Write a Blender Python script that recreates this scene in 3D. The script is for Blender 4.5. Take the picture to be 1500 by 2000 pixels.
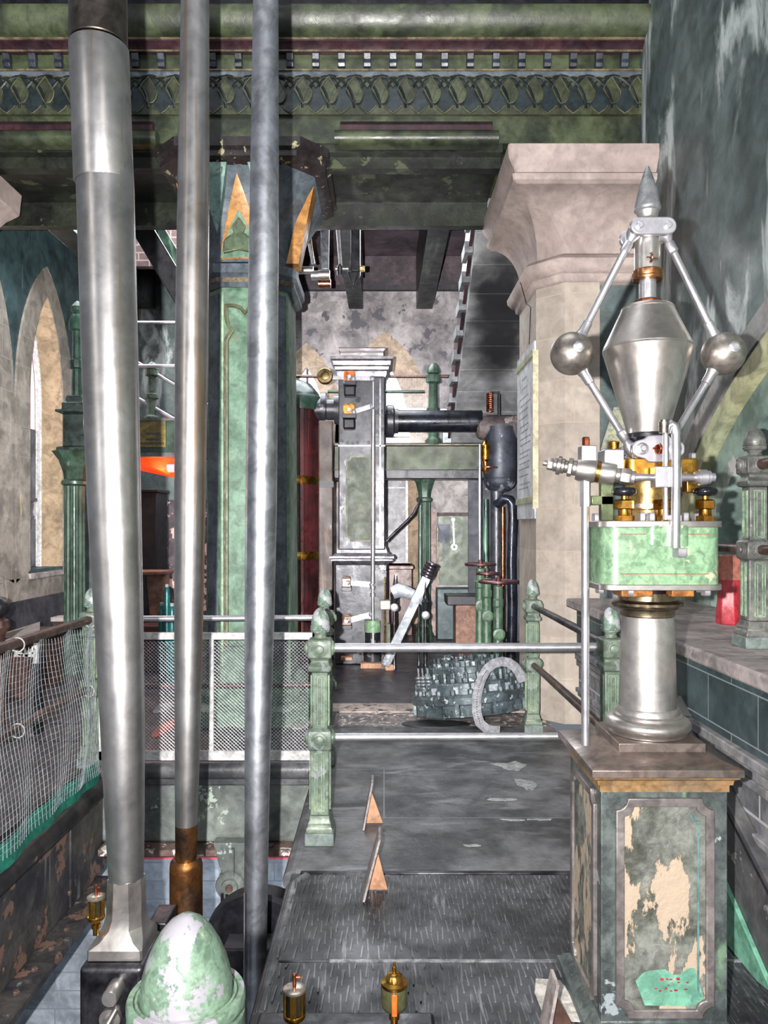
import bpy, bmesh, math, random
from mathutils import Vector, Matrix
random.seed(7)
R = math.radians
for o in list(bpy.data.objects): bpy.data.objects.remove(o)
SC = bpy.context.scene
COL = SC.collection
F, CX, HY, CZ = 1500.0, 750.0, 1030.0, 1.55

# ------------------------------------------------------------- camera, light
cam = bpy.data.cameras.new('camera'); camo = bpy.data.objects.new('camera', cam); COL.objects.link(camo)
cam.sensor_fit = 'VERTICAL'; cam.sensor_height = 36; cam.sensor_width = 27; cam.lens = 27
cam.shift_y = 0.015; cam.clip_start = 0.05
camo.location = (0, 0, CZ); camo.rotation_euler = (R(90), 0, 0)
SC.camera = camo
SC.view_settings.view_transform = 'Standard'; SC.view_settings.look = 'None'
SC.view_settings.gamma = 1; SC.view_settings.use_curve_mapping = False
SC.view_settings.exposure = 0.42
W = bpy.data.worlds.new('world'); SC.world = W; W.use_nodes = True
nt = W.node_tree; bg = nt.nodes['Background']
bg.inputs[0].default_value = (0.80, 0.88, 1.0, 1); bg.inputs[1].default_value = 0.16

def light(name, kind, loc, energy, color=(1, 1, 1), size=0.1, rot=(0, 0, 0), sy=None):
    l = bpy.data.lights.new(name, kind); l.energy = energy; l.color = color
    if kind == 'AREA':
        l.size = size
        if sy: l.shape = 'RECTANGLE'; l.size_y = sy
    else: l.shadow_soft_size = size
    o = bpy.data.objects.new(name, l); COL.objects.link(o); o.location = loc; o.rotation_euler = rot
    return o
fl = light('flash', 'POINT', (-0.12, 0.02, 1.57), 150, (1, .97, .95), .012)
fl.data.use_nodes = True
_n = fl.data.node_tree; _e = _n.nodes['Emission']; _f = _n.nodes.new('ShaderNodeLightFalloff')
_f.inputs['Strength'].default_value = 0.28; _f2 = _n.nodes.new('ShaderNodeLightFalloff'); _f2.inputs['Strength'].default_value = 0.42
_a = _n.nodes.new('ShaderNodeMath'); _n.links.new(_f.outputs['Constant'], _a.inputs[0]); _n.links.new(_f2.outputs['Linear'], _a.inputs[1]); _n.links.new(_a.outputs[0], _e.inputs['Strength'])
light('hall_fill', 'AREA', (-0.6, 9.6, 5.0), 170, (.93, .96, 1), 2.4)  # unseen soft area lights added to brighten the back hall
light('hall_fill', 'AREA', (-3.2, 9.0, 5.2), 140, (.95, .97, 1), 2.4)
light('hall_fill', 'AREA', (1.0, 8.2, 1.9), 16, (.93, .95, 1), .8, (R(60), 0, R(-30)))
light('overhead_fill', 'AREA', (-0.3, 2.8, 6.4), 45, (.95, .98, 1), 3.0)  # unseen overhead area light for ambient fill
light('rod_streak_fill', 'AREA', (-4.6, -2.0, 3.0), 45, (1, .98, .96), .6, (R(90), 0, R(-62)), 4.5)  # unseen upright strips added behind the camera for streaks on the rods
light('rod_streak_fill', 'AREA', (2.2, -4.5, 3.0), 50, (1, .97, .95), .7, (R(90), 0, R(12)), 4.5)
light('rod_highlight_fill', 'AREA', (-.6, -5.5, 1.75), 90, (.93, .95, 1), 1.3, (R(90), 0, 0), 2.6)  # unseen panel added behind the camera for the broad highlight on the rods
light('pit_fill', 'AREA', (-1.2, 5.3, -1.0), 18, (.85, .92, 1), .9, (R(20), 0, 0))  # unseen area light that brightens the pit

# ------------------------------------------------------------- materials
def lin(c):
    if isinstance(c, str):
        c = [int(c[i:i+2], 16)/255 for i in (0, 2, 4)]
        if max(c)-min(c) < .3: g_ = sum(c)/3; c = [g_+(x-g_)*.78 for x in c]
    return tuple(x/12.92 if x <= .04045 else ((x+.055)/1.055)**2.4 for x in c) + (1,)
_M = {}
def mat(name, c1, c2=None, scale=3, metal=0, rough=.6, bump=.15, patch=None, pth=.56, pscale=4, streak=None, sth=.55,
        sscale=(9, 9, .8), spec=.5, rvar=.15, bscale=28, grime=.38, emit=0, fine=.25, pmap=None):
    """layered weathered paint/metal: noise of two colours, flaked patches, vertical run-down streaks"""
    if name in _M: return _M[name]
    m = bpy.data.materials.new(name); m.use_nodes = True; t = m.node_tree; N = t.nodes; L = t.links
    b = N['Principled BSDF']; tc = N.new('ShaderNodeTexCoord'); src = tc.outputs['Object']
    def noise(sc, det=6, vec=None, dist=.3):
        n = N.new('ShaderNodeTexNoise'); n.inputs['Scale'].default_value = sc; n.inputs['Detail'].default_value = det
        n.inputs['Roughness'].default_value = .62; n.inputs['Distortion'].default_value = dist
        L.new(vec or src, n.inputs['Vector']); return n.outputs['Fac']
    def ramp(f, a, bb):
        r = N.new('ShaderNodeMapRange'); r.inputs[1].default_value = a; r.inputs[2].default_value = bb; r.interpolation_type = 'SMOOTHSTEP'
        L.new(f, r.inputs[0]); return r.outputs[0]
    def mix(f, a, bb, blend='MIX'):
        x = N.new('ShaderNodeMix'); x.data_type = 'RGBA'; x.blend_type = blend
        if isinstance(f, float): x.inputs[0].default_value = f
        else: L.new(f, x.inputs[0])
        for v, i in ((a, 6), (bb, 7)):
            if isinstance(v, tuple): x.inputs[i].default_value = v
            else: L.new(v, x.inputs[i])
        return x.outputs[2]
    c2 = c2 or c1
    col = mix(ramp(noise(scale), .36, .64), lin(c1), lin(c2))
    if fine:
        col = mix(ramp(noise(scale*9, 4), .3, .62), mix(1.0, col, (1-fine*.9,)*3+(1,), 'MULTIPLY'), col)
    if grime and fine:
        col = mix(ramp(noise(scale*2.7, 9, None, .8), .38, .58), mix(1.0, col, (1-grime,)*3+(1,), 'MULTIPLY'), col)
    if streak:
        mp = N.new('ShaderNodeMapping'); mp.inputs['Scale'].default_value = sscale; L.new(src, mp.inputs[0])
        col = mix(ramp(noise(1.0, 7, mp.outputs[0], .5), sth, sth+.13), col, lin(streak))
    pf = None
    if patch:
        pv_ = None
        if pmap:
            mq = N.new('ShaderNodeMapping'); mq.inputs['Scale'].default_value = pmap; L.new(src, mq.inputs[0]); pv_ = mq.outputs[0]
        pf = ramp(noise(pscale, 12, pv_, .12), pth, pth+.02)
        col = mix(pf, col, lin(patch))
    L.new(col, b.inputs['Base Color'])
    b.inputs['Metallic'].default_value = metal
    b.inputs['Specular IOR Level'].default_value = spec
    if rvar:
        rr = N.new('ShaderNodeMapRange'); rr.inputs[1].default_value = .3; rr.inputs[2].default_value = .7
        rr.inputs[3].default_value = max(.03, rough-rvar); rr.inputs[4].default_value = min(1, rough+rvar)
        L.new(noise(scale*2.3), rr.inputs[0]); L.new(rr.outputs[0], b.inputs['Roughness'])
    else: b.inputs['Roughness'].default_value = rough
    if bump:
        bp = N.new('ShaderNodeBump'); bp.inputs['Strength'].default_value = bump; bp.inputs['Distance'].default_value = .01
        h = noise(bscale, 5)
        if pf is not None:
            a = N.new('ShaderNodeMath'); a.operation = 'SUBTRACT'; L.new(h, a.inputs[0]); L.new(pf, a.inputs[1]); h = a.outputs[0]
        L.new(h, bp.inputs['Height']); L.new(bp.outputs[0], b.inputs['Normal'])
    if emit:
        b.inputs['Emission Color'].default_value = lin(c1); b.inputs['Emission Strength'].default_value = emit
    _M[name] = m; return m

def brick(m, cw, ch, mortar, msize=.006, axes='xz', off=.5, strength=1.0):
    """add joints of coursed masonry / slabs to a material made by mat()"""
    t = m.node_tree; N = t.nodes; L = t.links; b = N['Principled BSDF']
    lk = b.inputs['Base Color'].links[0]; col = lk.from_socket
    tc = N.new('ShaderNodeTexCoord'); s = N.new('ShaderNodeSeparateXYZ'); c = N.new('ShaderNodeCombineXYZ')
    L.new(tc.outputs['Object'], s.inputs[0])
    for i, a in enumerate(axes): L.new(s.outputs['xyz'.index(a)], c.inputs[i])
    br = N.new('ShaderNodeTexBrick'); L.new(c.outputs[0], br.inputs['Vector']); br.offset = off
    br.inputs['Scale'].default_value = 1; br.inputs['Mortar Size'].default_value = msize; br.inputs['Mortar Smooth'].default_value = .1
    br.inputs['Brick Width'].default_value = cw; br.inputs['Row Height'].default_value = ch
    br.inputs['Color1'].default_value = (1, 1, 1, 1); br.inputs['Color2'].default_value = (.82, .82, .82, 1); br.inputs['Mortar'].default_value = (1, 1, 1, 1)
    mu = N.new('ShaderNodeMix'); mu.data_type = 'RGBA'; mu.blend_type = 'MULTIPLY'; mu.inputs[0].default_value = 1
    L.new(col, mu.inputs[6]); L.new(br.outputs['Color'], mu.inputs[7])
    mx = N.new('ShaderNodeMix'); mx.data_type = 'RGBA'; mu2 = N.new('ShaderNodeMath'); mu2.operation = 'MULTIPLY'; mu2.inputs[1].default_value = strength
    L.new(br.outputs['Fac'], mu2.inputs[0]); L.new(mu2.outputs[0], mx.inputs[0]); L.new(mu.outputs[2], mx.inputs[6]); mx.inputs[7].default_value = lin(mortar)
    L.new(mx.outputs[2], b.inputs['Base Color'])
    return m

STEEL = mat('polished_steel', 'd8d2cc', 'bcb2aa', 4, .92, .36, .03, streak='c0a088', sth=.6, sscale=(14, 14, .7), rvar=.07, fine=.12, grime=.18)
STEELB = mat('bright_steel', 'dddce2', 'c8c4cc', 6, .9, .36, .03, rvar=.08, fine=.1, grime=.12)
STEELD = mat('oily_dark_steel', '6b6a70', '2e2c34', 5, .9, .38, .06, rvar=.12)
RODM = mat('rod_steel', 'd2cfce', 'b5b0ad', 2.2, .97, .37, .03, streak='c29c78', sth=.565, sscale=(20, 20, .25), rvar=.07, fine=.12, grime=.2)
RODR = mat('rod_rusty_socket', '4a3a30', '8a5a30', 5, .8, .42, .1, patch='c8924a', pth=.62, pscale=9)
BRASS = mat('brass', 'd9a850', 'b07c34', 8, 1, .3, .03, rvar=.1)
BRASSO = mat('old_brass', '8a7444', '5c4a2c', 8, .9, .35, .05)
COPPER = mat('copper', 'c07050', '8a4434', 8, 1, .35, .04)
BLACK = mat('black_iron', '16161c', '2a2a34', 5, .3, .38, .1)
DARK = mat('sooty_timber', '1d1c22', '34303a', 3, 0, .6, .3)
GRN = mat('post_green_paint', '7e9076', '53685a', 7, .0, .42, .2, patch='7e8284', pth=.58, pscale=14, streak='545f56', sth=.6)
GRNF = mat('finial_green_paint', '84a08c', '64806f', 12, .0, .32, .15, patch='a3a3a8', pth=.53, pscale=16)
GRNB = mat('beam_green_paint', '4e5a3a', '252c20', 2.5, .0, .40, .2, streak='6f7a66', sth=.66, sscale=(1.2, 2, 6))
GRNP = mat('column_green_paint', '7ba587', '507a5e', 3, .0, .45, .12, streak='75795a', sth=.6, sscale=(2, 2, 1.5))
GRNE = mat('valve_chest_green_paint', '92bd8c', '7aa87c', 10, 0, .3, .1, patch='c0ba90', pth=.62, pscale=12, streak='4f9467', sth=.64, sscale=(2, 2, 18))
GRNX = mat('dark_green_iron', '2c5542', '16302a', 5, .1, .4, .15, streak='6d9a78', sth=.58)
GREYB = mat('blue_grey_paint', '66737e', '4c5762', 4, 0, .5, .1)
GOLD = mat('gilded_line', '8d7a58', '574a36', 9, .2, .5, .1)
ORANGE = mat('ochre_paint', 'c08a48', 'a97438', 6, 0, .5, .15)
MAROON = mat('maroon_paint', '4a2830', '2e1c24', 4, .1, .35, .15, streak='8a7c88', sth=.64, sscale=(1.5, 2, 12))
STONE = brick(mat('sandstone', 'baab9c', 'a49688', 1.6, grime=.16, rough=.8, bump=.2, streak='a8988e', sth=.62, fine=.18), .9, .34, 'a89684', .004)
STONEP = mat('dressed_sandstone', 'b09d94', '9a8780', 1.8, grime=.2, rough=.8, bump=.25, streak='a48f8a', sth=.6, sscale=(2, 2, 5), fine=.2)
STONEW = brick(mat('window_sandstone', 'a39a8e', '877f74', 1.2, 0, .8, .2, streak='d0b98e', sth=.6), .5, .42, '8d8478', .005, 'yz')
SOOT = mat('sooty_stone_soffit', 'a3a4a6', '6c6e72', .9, 0, .75, .2, streak='a5a7aa', sth=.6, sscale=(4, .4, 4))
WTEAL = mat('teal_plaster', '405052', '5a6a6a', 1.1, 0, .55, .25, streak='aab4b4', sth=.53, sscale=(2.5, 2.5, .9), fine=.35)  # whitish paint streaks, raised to put the right wall's glow into the colour
WTEALD = mat('dark_teal_plaster', '263c42', '3e5a5e', 1.3, 0, .5, .25, streak='7d97a0', sth=.62, patch='b9c3c4', pth=.69, pscale=2)
WBACK = mat('flaking_whitewash', '9c9698', '757074', 1.6, 0, .85, .3, patch='4c4a52', pth=.6, pscale=3.2, streak='b5aeae', sth=.6, sscale=(1, 1, 1))
WARCH = mat('arch_green_plaster', '7f988c', '55706a', 1.6, 0, .5, .2, patch='a3a3a0', pth=.6, pscale=2)
WYEL = mat('arch_yellow_plaster', 'b9b481', '9ba27a', 2.5, 0, .55, .2, patch='8a8f86', pth=.62)
WGREY = mat('arch_grey_plaster', '8d8a88', '6d7270', 2.2, 0, .6, .25, streak='a79d98', sth=.6)
FSLATE = mat('slate_floor', '77787d', '34363c', 2.2, 0, .45, .25, streak='85858a', sth=.55, sscale=(1.5, 5, 1), patch='aeb0a8', pth=.735, pscale=2.6)
brick(FSLATE, 3.2, .82, '808288', .003, 'xy')
FBACK = mat('back_floor', '4a4548', '2b272d', 1.5, 0, .5, .25, patch='8d8584', pth=.66, pscale=2.5)
FDARK = mat('oily_dark_floor', '232129', '33303a', 3, 0, .4, .3, patch='6b6468', pth=.72, pscale=14)
FPALE = mat('worn_threshold_stone', 'c2aea2', '9b8e88', 3, 0, .75, .3, patch='4c4648', pth=.56, pscale=11)
PLATE = mat('ribbed_iron_plate', '4c4e54', '2a2c31', 3, .1, .45, .12, streak='7a7b80', sth=.57, sscale=(30, 3.0, 3), patch='6f6260', pth=.70, pscale=1.6)
CONC = mat('pit_concrete', '7f8a80', '585f5e', 2.2, 0, .7, .3, patch='9db0a0', pth=.6, pscale=4)
RUST = mat('rusty_girder', '54504c', '34323a', 3, .25, .55, .4, patch='7c5c4c', pth=.57, pscale=5, streak='8b9691', sth=.6)
WHITEB = brick(mat('white_pit_brick', '8d96a2', '747e8a', 1.5, 0, .6, .12, streak='a5abb3', sth=.62), .45, .15, '5c6672', .005)
DADO = mat('slate_dado', '4e6468', '34474e', 2, 0, .35, .15, streak='16191f', sth=.66, sscale=(3, 40, 2.2), patch='b0b6b6', pth=.7, pscale=5)
brick(DADO, .42, .19, '848c90', .003, 'yz')
LEDGE = mat('ledge_stone', 'b3a3a0', '8e8482', 3, 0, .7, .3, patch='6d6668', pth=.64, pscale=6)
MOULD = mat('painted_moulding', '9a9696', '75747a', 3, 0, .6, .3, streak='b9b0ac', sth=.6, sscale=(3, 2, 14), patch='5a5658', pth=.62)
CAPM = mat('bronzed_cap_iron', '9c8478', '7d7068', 4, .55, .36, .06, streak='b07f66', sth=.6, sscale=(4, 4, 4))
CAPO = mat('ochre_stained_moulding', 'b08a5c', '8d7458', 6, .35, .4, .08, streak='c49a58', sth=.55, sscale=(5, 5, 5))
FRAMEP = mat('panel_frame_bare_iron', '9d9490', '837a78', 5, .45, .4, .06, streak='8a5c44', sth=.62)
PEDG = mat('pedestal_grime_green', '616c68', '40494a', 7, .1, .45, .35, streak='6f9a70', sth=.60, sscale=(7, 7, 1.5), patch='8e9aa0', pth=.63, pscale=8)
PEDP = mat('pedestal_peeling_panel', '4c4e42', '85897f', 7, .05, .5, .5, patch='b39c82', pth=.515, pscale=9, pmap=(1, 1, .38), streak='93a05a', sth=.63, sscale=(16, 16, 1.5))
TEALP = mat('fresh_mint_paint', '78c0a0', '64ac8c', 5, 0, .4, .1, patch='a8a494', pth=.66, pscale=8)
RED = mat('red_enamel', 'bc3440', '9c2834', 6, 0, .35, .1, patch='d88a78', pth=.66, pscale=10)
REDL = mat('mahogany_lagging', '5c2024', '2e1418', 3, 0, .35, .15, streak='a0483c', sth=.57, sscale=(26, 26, .4))
WOOD = mat('plywood', 'c99b7a', 'b98868', 5, 0, .6, .1, streak='a9785c', sth=.6, sscale=(10, 2, 22))
WOODE = mat('board_edge', 'b7a9a4', '8d7f7c', 8, 0, .6, .2)
WOODD = mat('dark_wood', '5c3a2e', '3a2420', 5, 0, .5, .15)
WOODB = mat('box_timber', '9a6a52', '7a4e3e', 5, 0, .6, .15)
WHITE = mat('white_frame_paint', 'd6d4d2', 'c2bfbd', 6, 0, .5, .05)
WIRE = mat('galvanised_wire', 'd2d2d6', 'b5b5bc', 9, .6, .4, 0, rvar=0)
NET = mat('net_cord', 'c3cdd2', 'a9b4bb', 9, 0, .6, 0, rvar=0)
NETG = mat('green_net_hem', '1f7a68', '176556', 9, 0, .6, 0, rvar=0)
PAPER = mat('notice_paper', 'c2c6cc', 'b3b8bf', 2, 0, .6, .05, fine=.08)
INK = mat('grey_ink', '54585e', '666a70', 2, 0, .7, 0, rvar=0)
MAP = mat('faded_chart', 'b4b48e', '9a9f80', 9, 0, .5, .05)
BROWNP = mat('bronze_brown_rail', '6a4a3e', '402e2a', 8, .4, .4, .1)
SIGN = mat('sign_gold', 'a08a44', '7c6c38', 5, .1, .5, .1)
ASSY = mat('grey_green_iron', '5e7076', '3a484e', 9, .2, .45, .3, patch='a5aeb2', pth=.60, pscale=18)
STRAP = mat('grey_felt_strap', 'a3a4aa', '8b8c92', 12, 0, .8, .3)
ORED = mat('glowing_orange_panel', 'ff3a10', 'e84a18', 4, 0, .5, .05, emit=.9)
DAY = mat('daylight_pane', 'eef0ff', 'eef0ff', 3, 0, .5, 0, emit=2.4, rvar=0, fine=0)
DAYP = mat('daylight_pink_pane', 'f3cdd6', 'f3cdd6', 3, 0, .5, 0, emit=.8, rvar=0, fine=0)
HANDW = mat('red_brown_wheel', '6a3c3a', '4a2a2c', 8, .5, .4, .05)
PINKW = mat('flaked_pink_plaster', '3a3038', '5c4e56', 4, 0, .7, .2, patch='d9a09a', pth=.52, pscale=5)
GLASS = mat('amber_oil_glass', '5c5a34', '3e4228', 6, 0, .12, 0, rvar=0)
OILO = mat('orange_oil', 'd8702a', 'c86020', 6, 0, .3, 0, rvar=0, emit=.15)
CREAM = mat('box_cream', 'b9b4b0', 'a39c98', 4, 0, .7, .1)

# ------------------------------------------------------------- mesh builder
class MB:
    def __init__(s): s.v = []; s.f = []
    def add(s, vs, fs):
        n = len(s.v); s.v += [tuple(v) for v in vs]; s.f += [tuple(i+n for i in f) for f in fs]; return s
    def box(s, x0, x1, y0, y1, z0, z1):
        return s.add([(x, y, z) for z in (z0, z1) for y in (y0, y1) for x in (x0, x1)],
                     [(0, 2, 3, 1), (4, 5, 7, 6), (0, 1, 5, 4), (2, 6, 7, 3), (0, 4, 6, 2), (1, 3, 7, 5)])
    def cbox(s, c, sx, sy, sz, rot=None):
        M = Matrix(rot) if rot is not None else Matrix.Identity(3)
        vs = [Vector(c) + M @ Vector((x*sx/2, y*sy/2, z*sz/2)) for z in (-1, 1) for y in (-1, 1) for x in (-1, 1)]
        return s.add(vs, [(0, 2, 3, 1), (4, 5, 7, 6), (0, 1, 5, 4), (2, 6, 7, 3), (0, 4, 6, 2), (1, 3, 7, 5)])
    def bar(s, a, b, w, h, up=(0, 0, 1)):
        a = Vector(a); b = Vector(b); d = (b-a); L = d.length; d.normalize(); u = Vector(up)
        x = d.cross(u); x = x.normalized() if x.length > 1e-4 else Vector((1, 0, 0)); u = x.cross(d)
        M = Matrix((x, d, u)).transposed()
        return s.cbox((a+b)/2, w, L, h, M)
    def rev(s, p, ax, prof, n=24, rot=0, cap=True):
        """solid of revolution: prof = [(r, t)...] along axis ax from p"""
        p = Vector(p); ax = Vector(ax).normalized()
        u = ax.orthogonal().normalized() if abs(ax.z) < .99 else Vector((1, 0, 0)); w = ax.cross(u)
        vs = []; fs = []
        for r, t in prof:
            for k in range(n):
                a = rot + 2*math.pi*k/n
                vs.append(p + ax*t + (u*math.cos(a)+w*math.sin(a))*r)
        for i in range(len(prof)-1):
            for k in range(n):
                k2 = (k+1) % n
                fs.append((i*n+k, i*n+k2, (i+1)*n+k2, (i+1)*n+k))
        if cap:
            fs.append(tuple(range(n-1, -1, -1))); fs.append(tuple((len(prof)-1)*n+k for k in range(n)))
        return s.add(vs, fs)
    def cyl(s, a, b, r0, r1=None, n=16, rot=0):
        a = Vector(a); b = Vector(b)
        return s.rev(a, b-a, [(r0, 0), (r0 if r1 is None else r1, (b-a).length)], n, rot)
    def lathe(s, x, y, prof, n=24, rot=0): return s.rev((x, y, 0), (0, 0, 1), prof, n, rot)
    def sq(s, x, y, prof, rx=1, ry=1):
        """square-section lathe, prof = [(half, z)]"""
        vs = []; fs = []
        for h, z in prof:
            vs += [(x-h*rx, y-h*ry, z), (x+h*rx, y-h*ry, z), (x+h*rx, y+h*ry, z), (x-h*rx, y+h*ry, z)]
        for i in range(len(prof)-1):
            for k in range(4): fs.append((i*4+k, i*4+(k+1) % 4, i*4+4+(k+1) % 4, i*4+4+k))
        fs.append((3, 2, 1, 0)); m = 4*(len(prof)-1); fs.append((m, m+1, m+2, m+3))
        return s.add(vs, fs)
    def sphere(s, c, r, n=20, m=12, sz=1):
        prof = [(max(1e-4, r*math.sin(math.pi*i/m)), -r*sz*math.cos(math.pi*i/m)) for i in range(m+1)]
        return s.rev(c, (0, 0, 1), prof, n)
    def nut(s, p, ax, r, h): return s.rev(p, ax, [(r*.92, 0), (r, h*.12), (r, h*.85), (r*.85, h)], 6)
    def torus(s, c, ax, Rr, r, n=28, m=8):
        c = Vector(c); ax = Vector(ax).normalized()
        u = ax.orthogonal().normalized(); w = ax.cross(u)
        return s.tube([c + (u*math.cos(2*math.pi*k/n)+w*math.sin(2*math.pi*k/n))*Rr for k in range(n)], r, m, closed=True)
    def tube(s, pts, r, n=8, closed=False, flat=1.0, up=None):
        pts = [Vector(p) for p in pts]; N_ = len(pts); vs = []; fs = []
        rs = r if isinstance(r, (list, tuple)) else [r]*N_
        prev = None
        for i, p in enumerate(pts):
            if closed: d = pts[(i+1) % N_]-pts[i-1]
            else: d = pts[min(i+1, N_-1)]-pts[max(i-1, 0)]
            d.normalize()
            if up is not None: u = Vector(up); u = (u-d*u.dot(d)).normalized()
            elif prev is None: u = d.orthogonal().normalized()
            else: u = (prev-d*prev.dot(d)).normalized()
            prev = u; w = d.cross(u)
            for k in range(n):
                a = 2*math.pi*(k+.5)/n; vs.append(p+(u*math.cos(a)*flat+w*math.sin(a))*rs[i])
        for i in range(N_ if closed else N_-1):
            j = (i+1) % N_
            for k in range(n): fs.append((i*n+k, i*n+(k+1) % n, j*n+(k+1) % n, j*n+k))
        if not closed: fs.append(tuple(range(n-1, -1, -1))); fs.append(tuple((N_-1)*n+k for k in range(n)))
        return s.add(vs, fs)
    def prism(s, poly, a0, a1, plane='xz'):
        """extrude polygon (u,v): plane xz -> along y; yz -> along x; xy -> along z"""
        n = len(poly)
        def m(u, v, a): return (u, a, v) if plane == 'xz' else ((a, u, v) if plane == 'yz' else (u, v, a))
        vs = [m(u, v, a0) for u, v in poly]+[m(u, v, a1) for u, v in poly]
        fs = [tuple(range(n)), tuple(range(2*n-1, n-1, -1))]+[(i, i+n, (i+1) % n+n, (i+1) % n) for i in range(n)]
        return s.add(vs, fs)
    def frame(s, outer, inner, a0, a1, plane='xz'):
        n = len(outer)
        def m(u, v, a): return (u, a, v) if plane == 'xz' else ((a, u, v) if plane == 'yz' else (u, v, a))
        vs = [m(u, v, a) for a in (a0, a1) for L_ in (outer, inner) for u, v in L_]
        fs = []
        for i in range(n):
            j = (i+1) % n
            fs += [(i, j, n+j, n+i), (2*n+i, 3*n+i, 3*n+j, 2*n+j), (i, 2*n+i, 2*n+j, j), (n+i, n+j, 3*n+j, 3*n+i)]
        return s.add(vs, fs)

def obj(name, mb, m, parent=None, bev=0, smooth=35, seg=2):
    me = bpy.data.meshes.new(name)
    off = Vector(parent['_w']) if parent is not None else Vector((0, 0, 0))
    me.from_pydata([tuple(Vector(v)-off) for v in mb.v], [], mb.f)
    bm = bmesh.new(); bm.from_mesh(me); bmesh.ops.recalc_face_normals(bm, faces=bm.faces); bm.to_mesh(me); bm.free()
    me.materials.append(m)
    if smooth:
        for p in me.polygons: p.use_smooth = True
        me.set_sharp_from_angle(angle=R(smooth))
    o = bpy.data.objects.new(name, me); COL.objects.link(o); o['_w'] = tuple(off)
    if parent is not None: o.parent = parent
    if bev:
        b = o.modifiers.new('bevel', 'BEVEL'); b.width = bev; b.segments = seg; b.limit_method = 'ANGLE'; b.angle_limit = R(40)
    return o
def thing(name, label, cat, loc=(0, 0, 0), group=None):
    o = bpy.data.objects.new(name, None); COL.objects.link(o); o.location = loc; o['_w'] = tuple(loc); o.empty_display_size = .05
    o['label'] = label; o['category'] = cat
    if group: o['group'] = group
    return o
def tag(o, label, cat, group=None, kind=None):
    o['label'] = label; o['category'] = cat
    if group: o['group'] = group
    if kind: o['kind'] = kind
    return o
def struct(name, mb, m, **k):
    o = obj(name, mb, m, **k); o['kind'] = 'structure'; return o
def dup(root, loc, label=None, group=None, rotz=0):
    r = root.copy(); COL.objects.link(r); r.location = loc; r.rotation_euler.z = rotz
    if label: r['label'] = label
    if group: r['group'] = group
    def kids(a, b):
        for ch in list(a.children):
            c = ch.copy(); COL.objects.link(c); c.parent = b; kids(ch, c)
    kids(root, r); return r
def P(x, y, D): return Vector(((x-CX)*D/F, D, CZ-(y-HY)*D/F))
def X(x, D): return (x-CX)*D/F
def Z(y, D): return CZ-(y-HY)*D/F

def arch_h(t, rise, k=.8):
    t = min(1, abs(t)); return rise*math.sqrt(max(0, 1-((t+k)/(1+k))**2))/math.sqrt(1-(k/(1+k))**2)
def arch_wall(u0, u1, z0, z1, a0, a1, holes, axis='x', step=12):
    """wall slab with pointed openings; holes=(centre, half, sill, spring, rise, k)"""
    mb = MB(); us = {u0, u1}
    for c, h, sl, sp, ri, k in holes:
        for i in range(-step, step+1): us.add(c+h*math.sin(math.pi/2*i/step))
    us = sorted(u for u in us if u0-1e-6 <= u <= u1+1e-6)
    def q(u, v, a): return (u, a, v) if axis == 'x' else (a, u, v)
    def slab(a, b, lo1, hi1, lo2, hi2):
        mb.add([q(a, lo1, a0), q(b, lo2, a0), q(b, hi2, a0), q(a, hi1, a0), q(a, lo1, a1), q(b, lo2, a1), q(b, hi2, a1), q(a, hi1, a1)],
               [(0, 1, 2, 3), (7, 6, 5, 4), (0, 4, 5, 1), (3, 2, 6, 7), (0, 3, 7, 4), (1, 5, 6, 2)])
    for a, b in zip(us, us[1:]):
        mid = (a+b)/2; hole = None
        for H in holes:
            if abs(mid-H[0]) < H[1]: hole = H
        if hole is None: slab(a, b, z0, z1, z0, z1)
        else:
            c, h, sl, sp, ri, k = hole
            if sl > z0: slab(a, b, z0, sl, z0, sl)
            ha = sp+arch_h((a-c)/h, ri, k); hb = sp+arch_h((b-c)/h, ri, k)
            slab(a, b, ha, z1, hb, z1)
    return mb
def arch_poly(c, half, base, sp, rise, k, n=10):
    pts = [(c-half, base)]
    for i in range(-n, n+1):
        t = math.sin(math.pi/2*i/n); pts.append((c+half*t, sp+arch_h(t, rise, k)))
    pts.append((c+half, base)); return pts
# ============================================================= STRUCTURE
PX0, PX1 = -1.87, -0.445      # the pit opening
# floors
struct('floor', MB().box(PX1+.03, 1.32, 3.46, 6.0, -.12, 0), FSLATE, bev=.02)
t = MB()
t.box(PX1+.03, 1.32, .3, 2.745, -.12, -.004).box(PX1+.03, 1.32, 2.755, 3.45, -.12, -.004)
struct('floor_plates', t, PLATE, bev=.004)
t = MB()                                   # ribbing of the iron plates, raised bars running away from the camera
for y0, y1 in ((1.6, 2.74), (2.76, 3.43)):
    n = 84
    for i in range(n):
        x = PX1+.06+(1.30-PX1-.06)*i/(n-1)
        seg = 8 if y0 < 2 else 5
        for j in range(seg):
            a = y0+(y1-y0)*j/seg; b = y0+(y1-y0)*(j+1)/seg-.02
            dx = .002 if (i+j) % 2 else -.002; a += .05*(i % 3); b += .05*(i % 3)-.03
            t.bar((x-dx, a+.006, -.003), (x+dx, min(b, y1-.01), -.003), .0055, .009)
struct('floor_ribs', t, mat('worn_rib_edges', '7c7d82', '3c3e43', 3, .3, .42, .05), smooth=0)
struct('trim_30', MB().box(PX1+.25, 1.3, 2.744, 2.756, -.02, .0005), mat('worn_seam', 'a5a6aa', '6c6d72', 20, .4, .4, .1))
t = MB().tube([(PX1+.05, .3, -.035), (PX1+.05, 3.36, -.035), (PX1+.10, 3.44, -.03)], .036, 10)
t.tube([(PX1+.035, 3.47, -.05), (PX1+.035, 4.7, -.05), (PX1+.0, 5.0, -.05)], .05, 10)
struct('trim_1', t, FSLATE)
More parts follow.
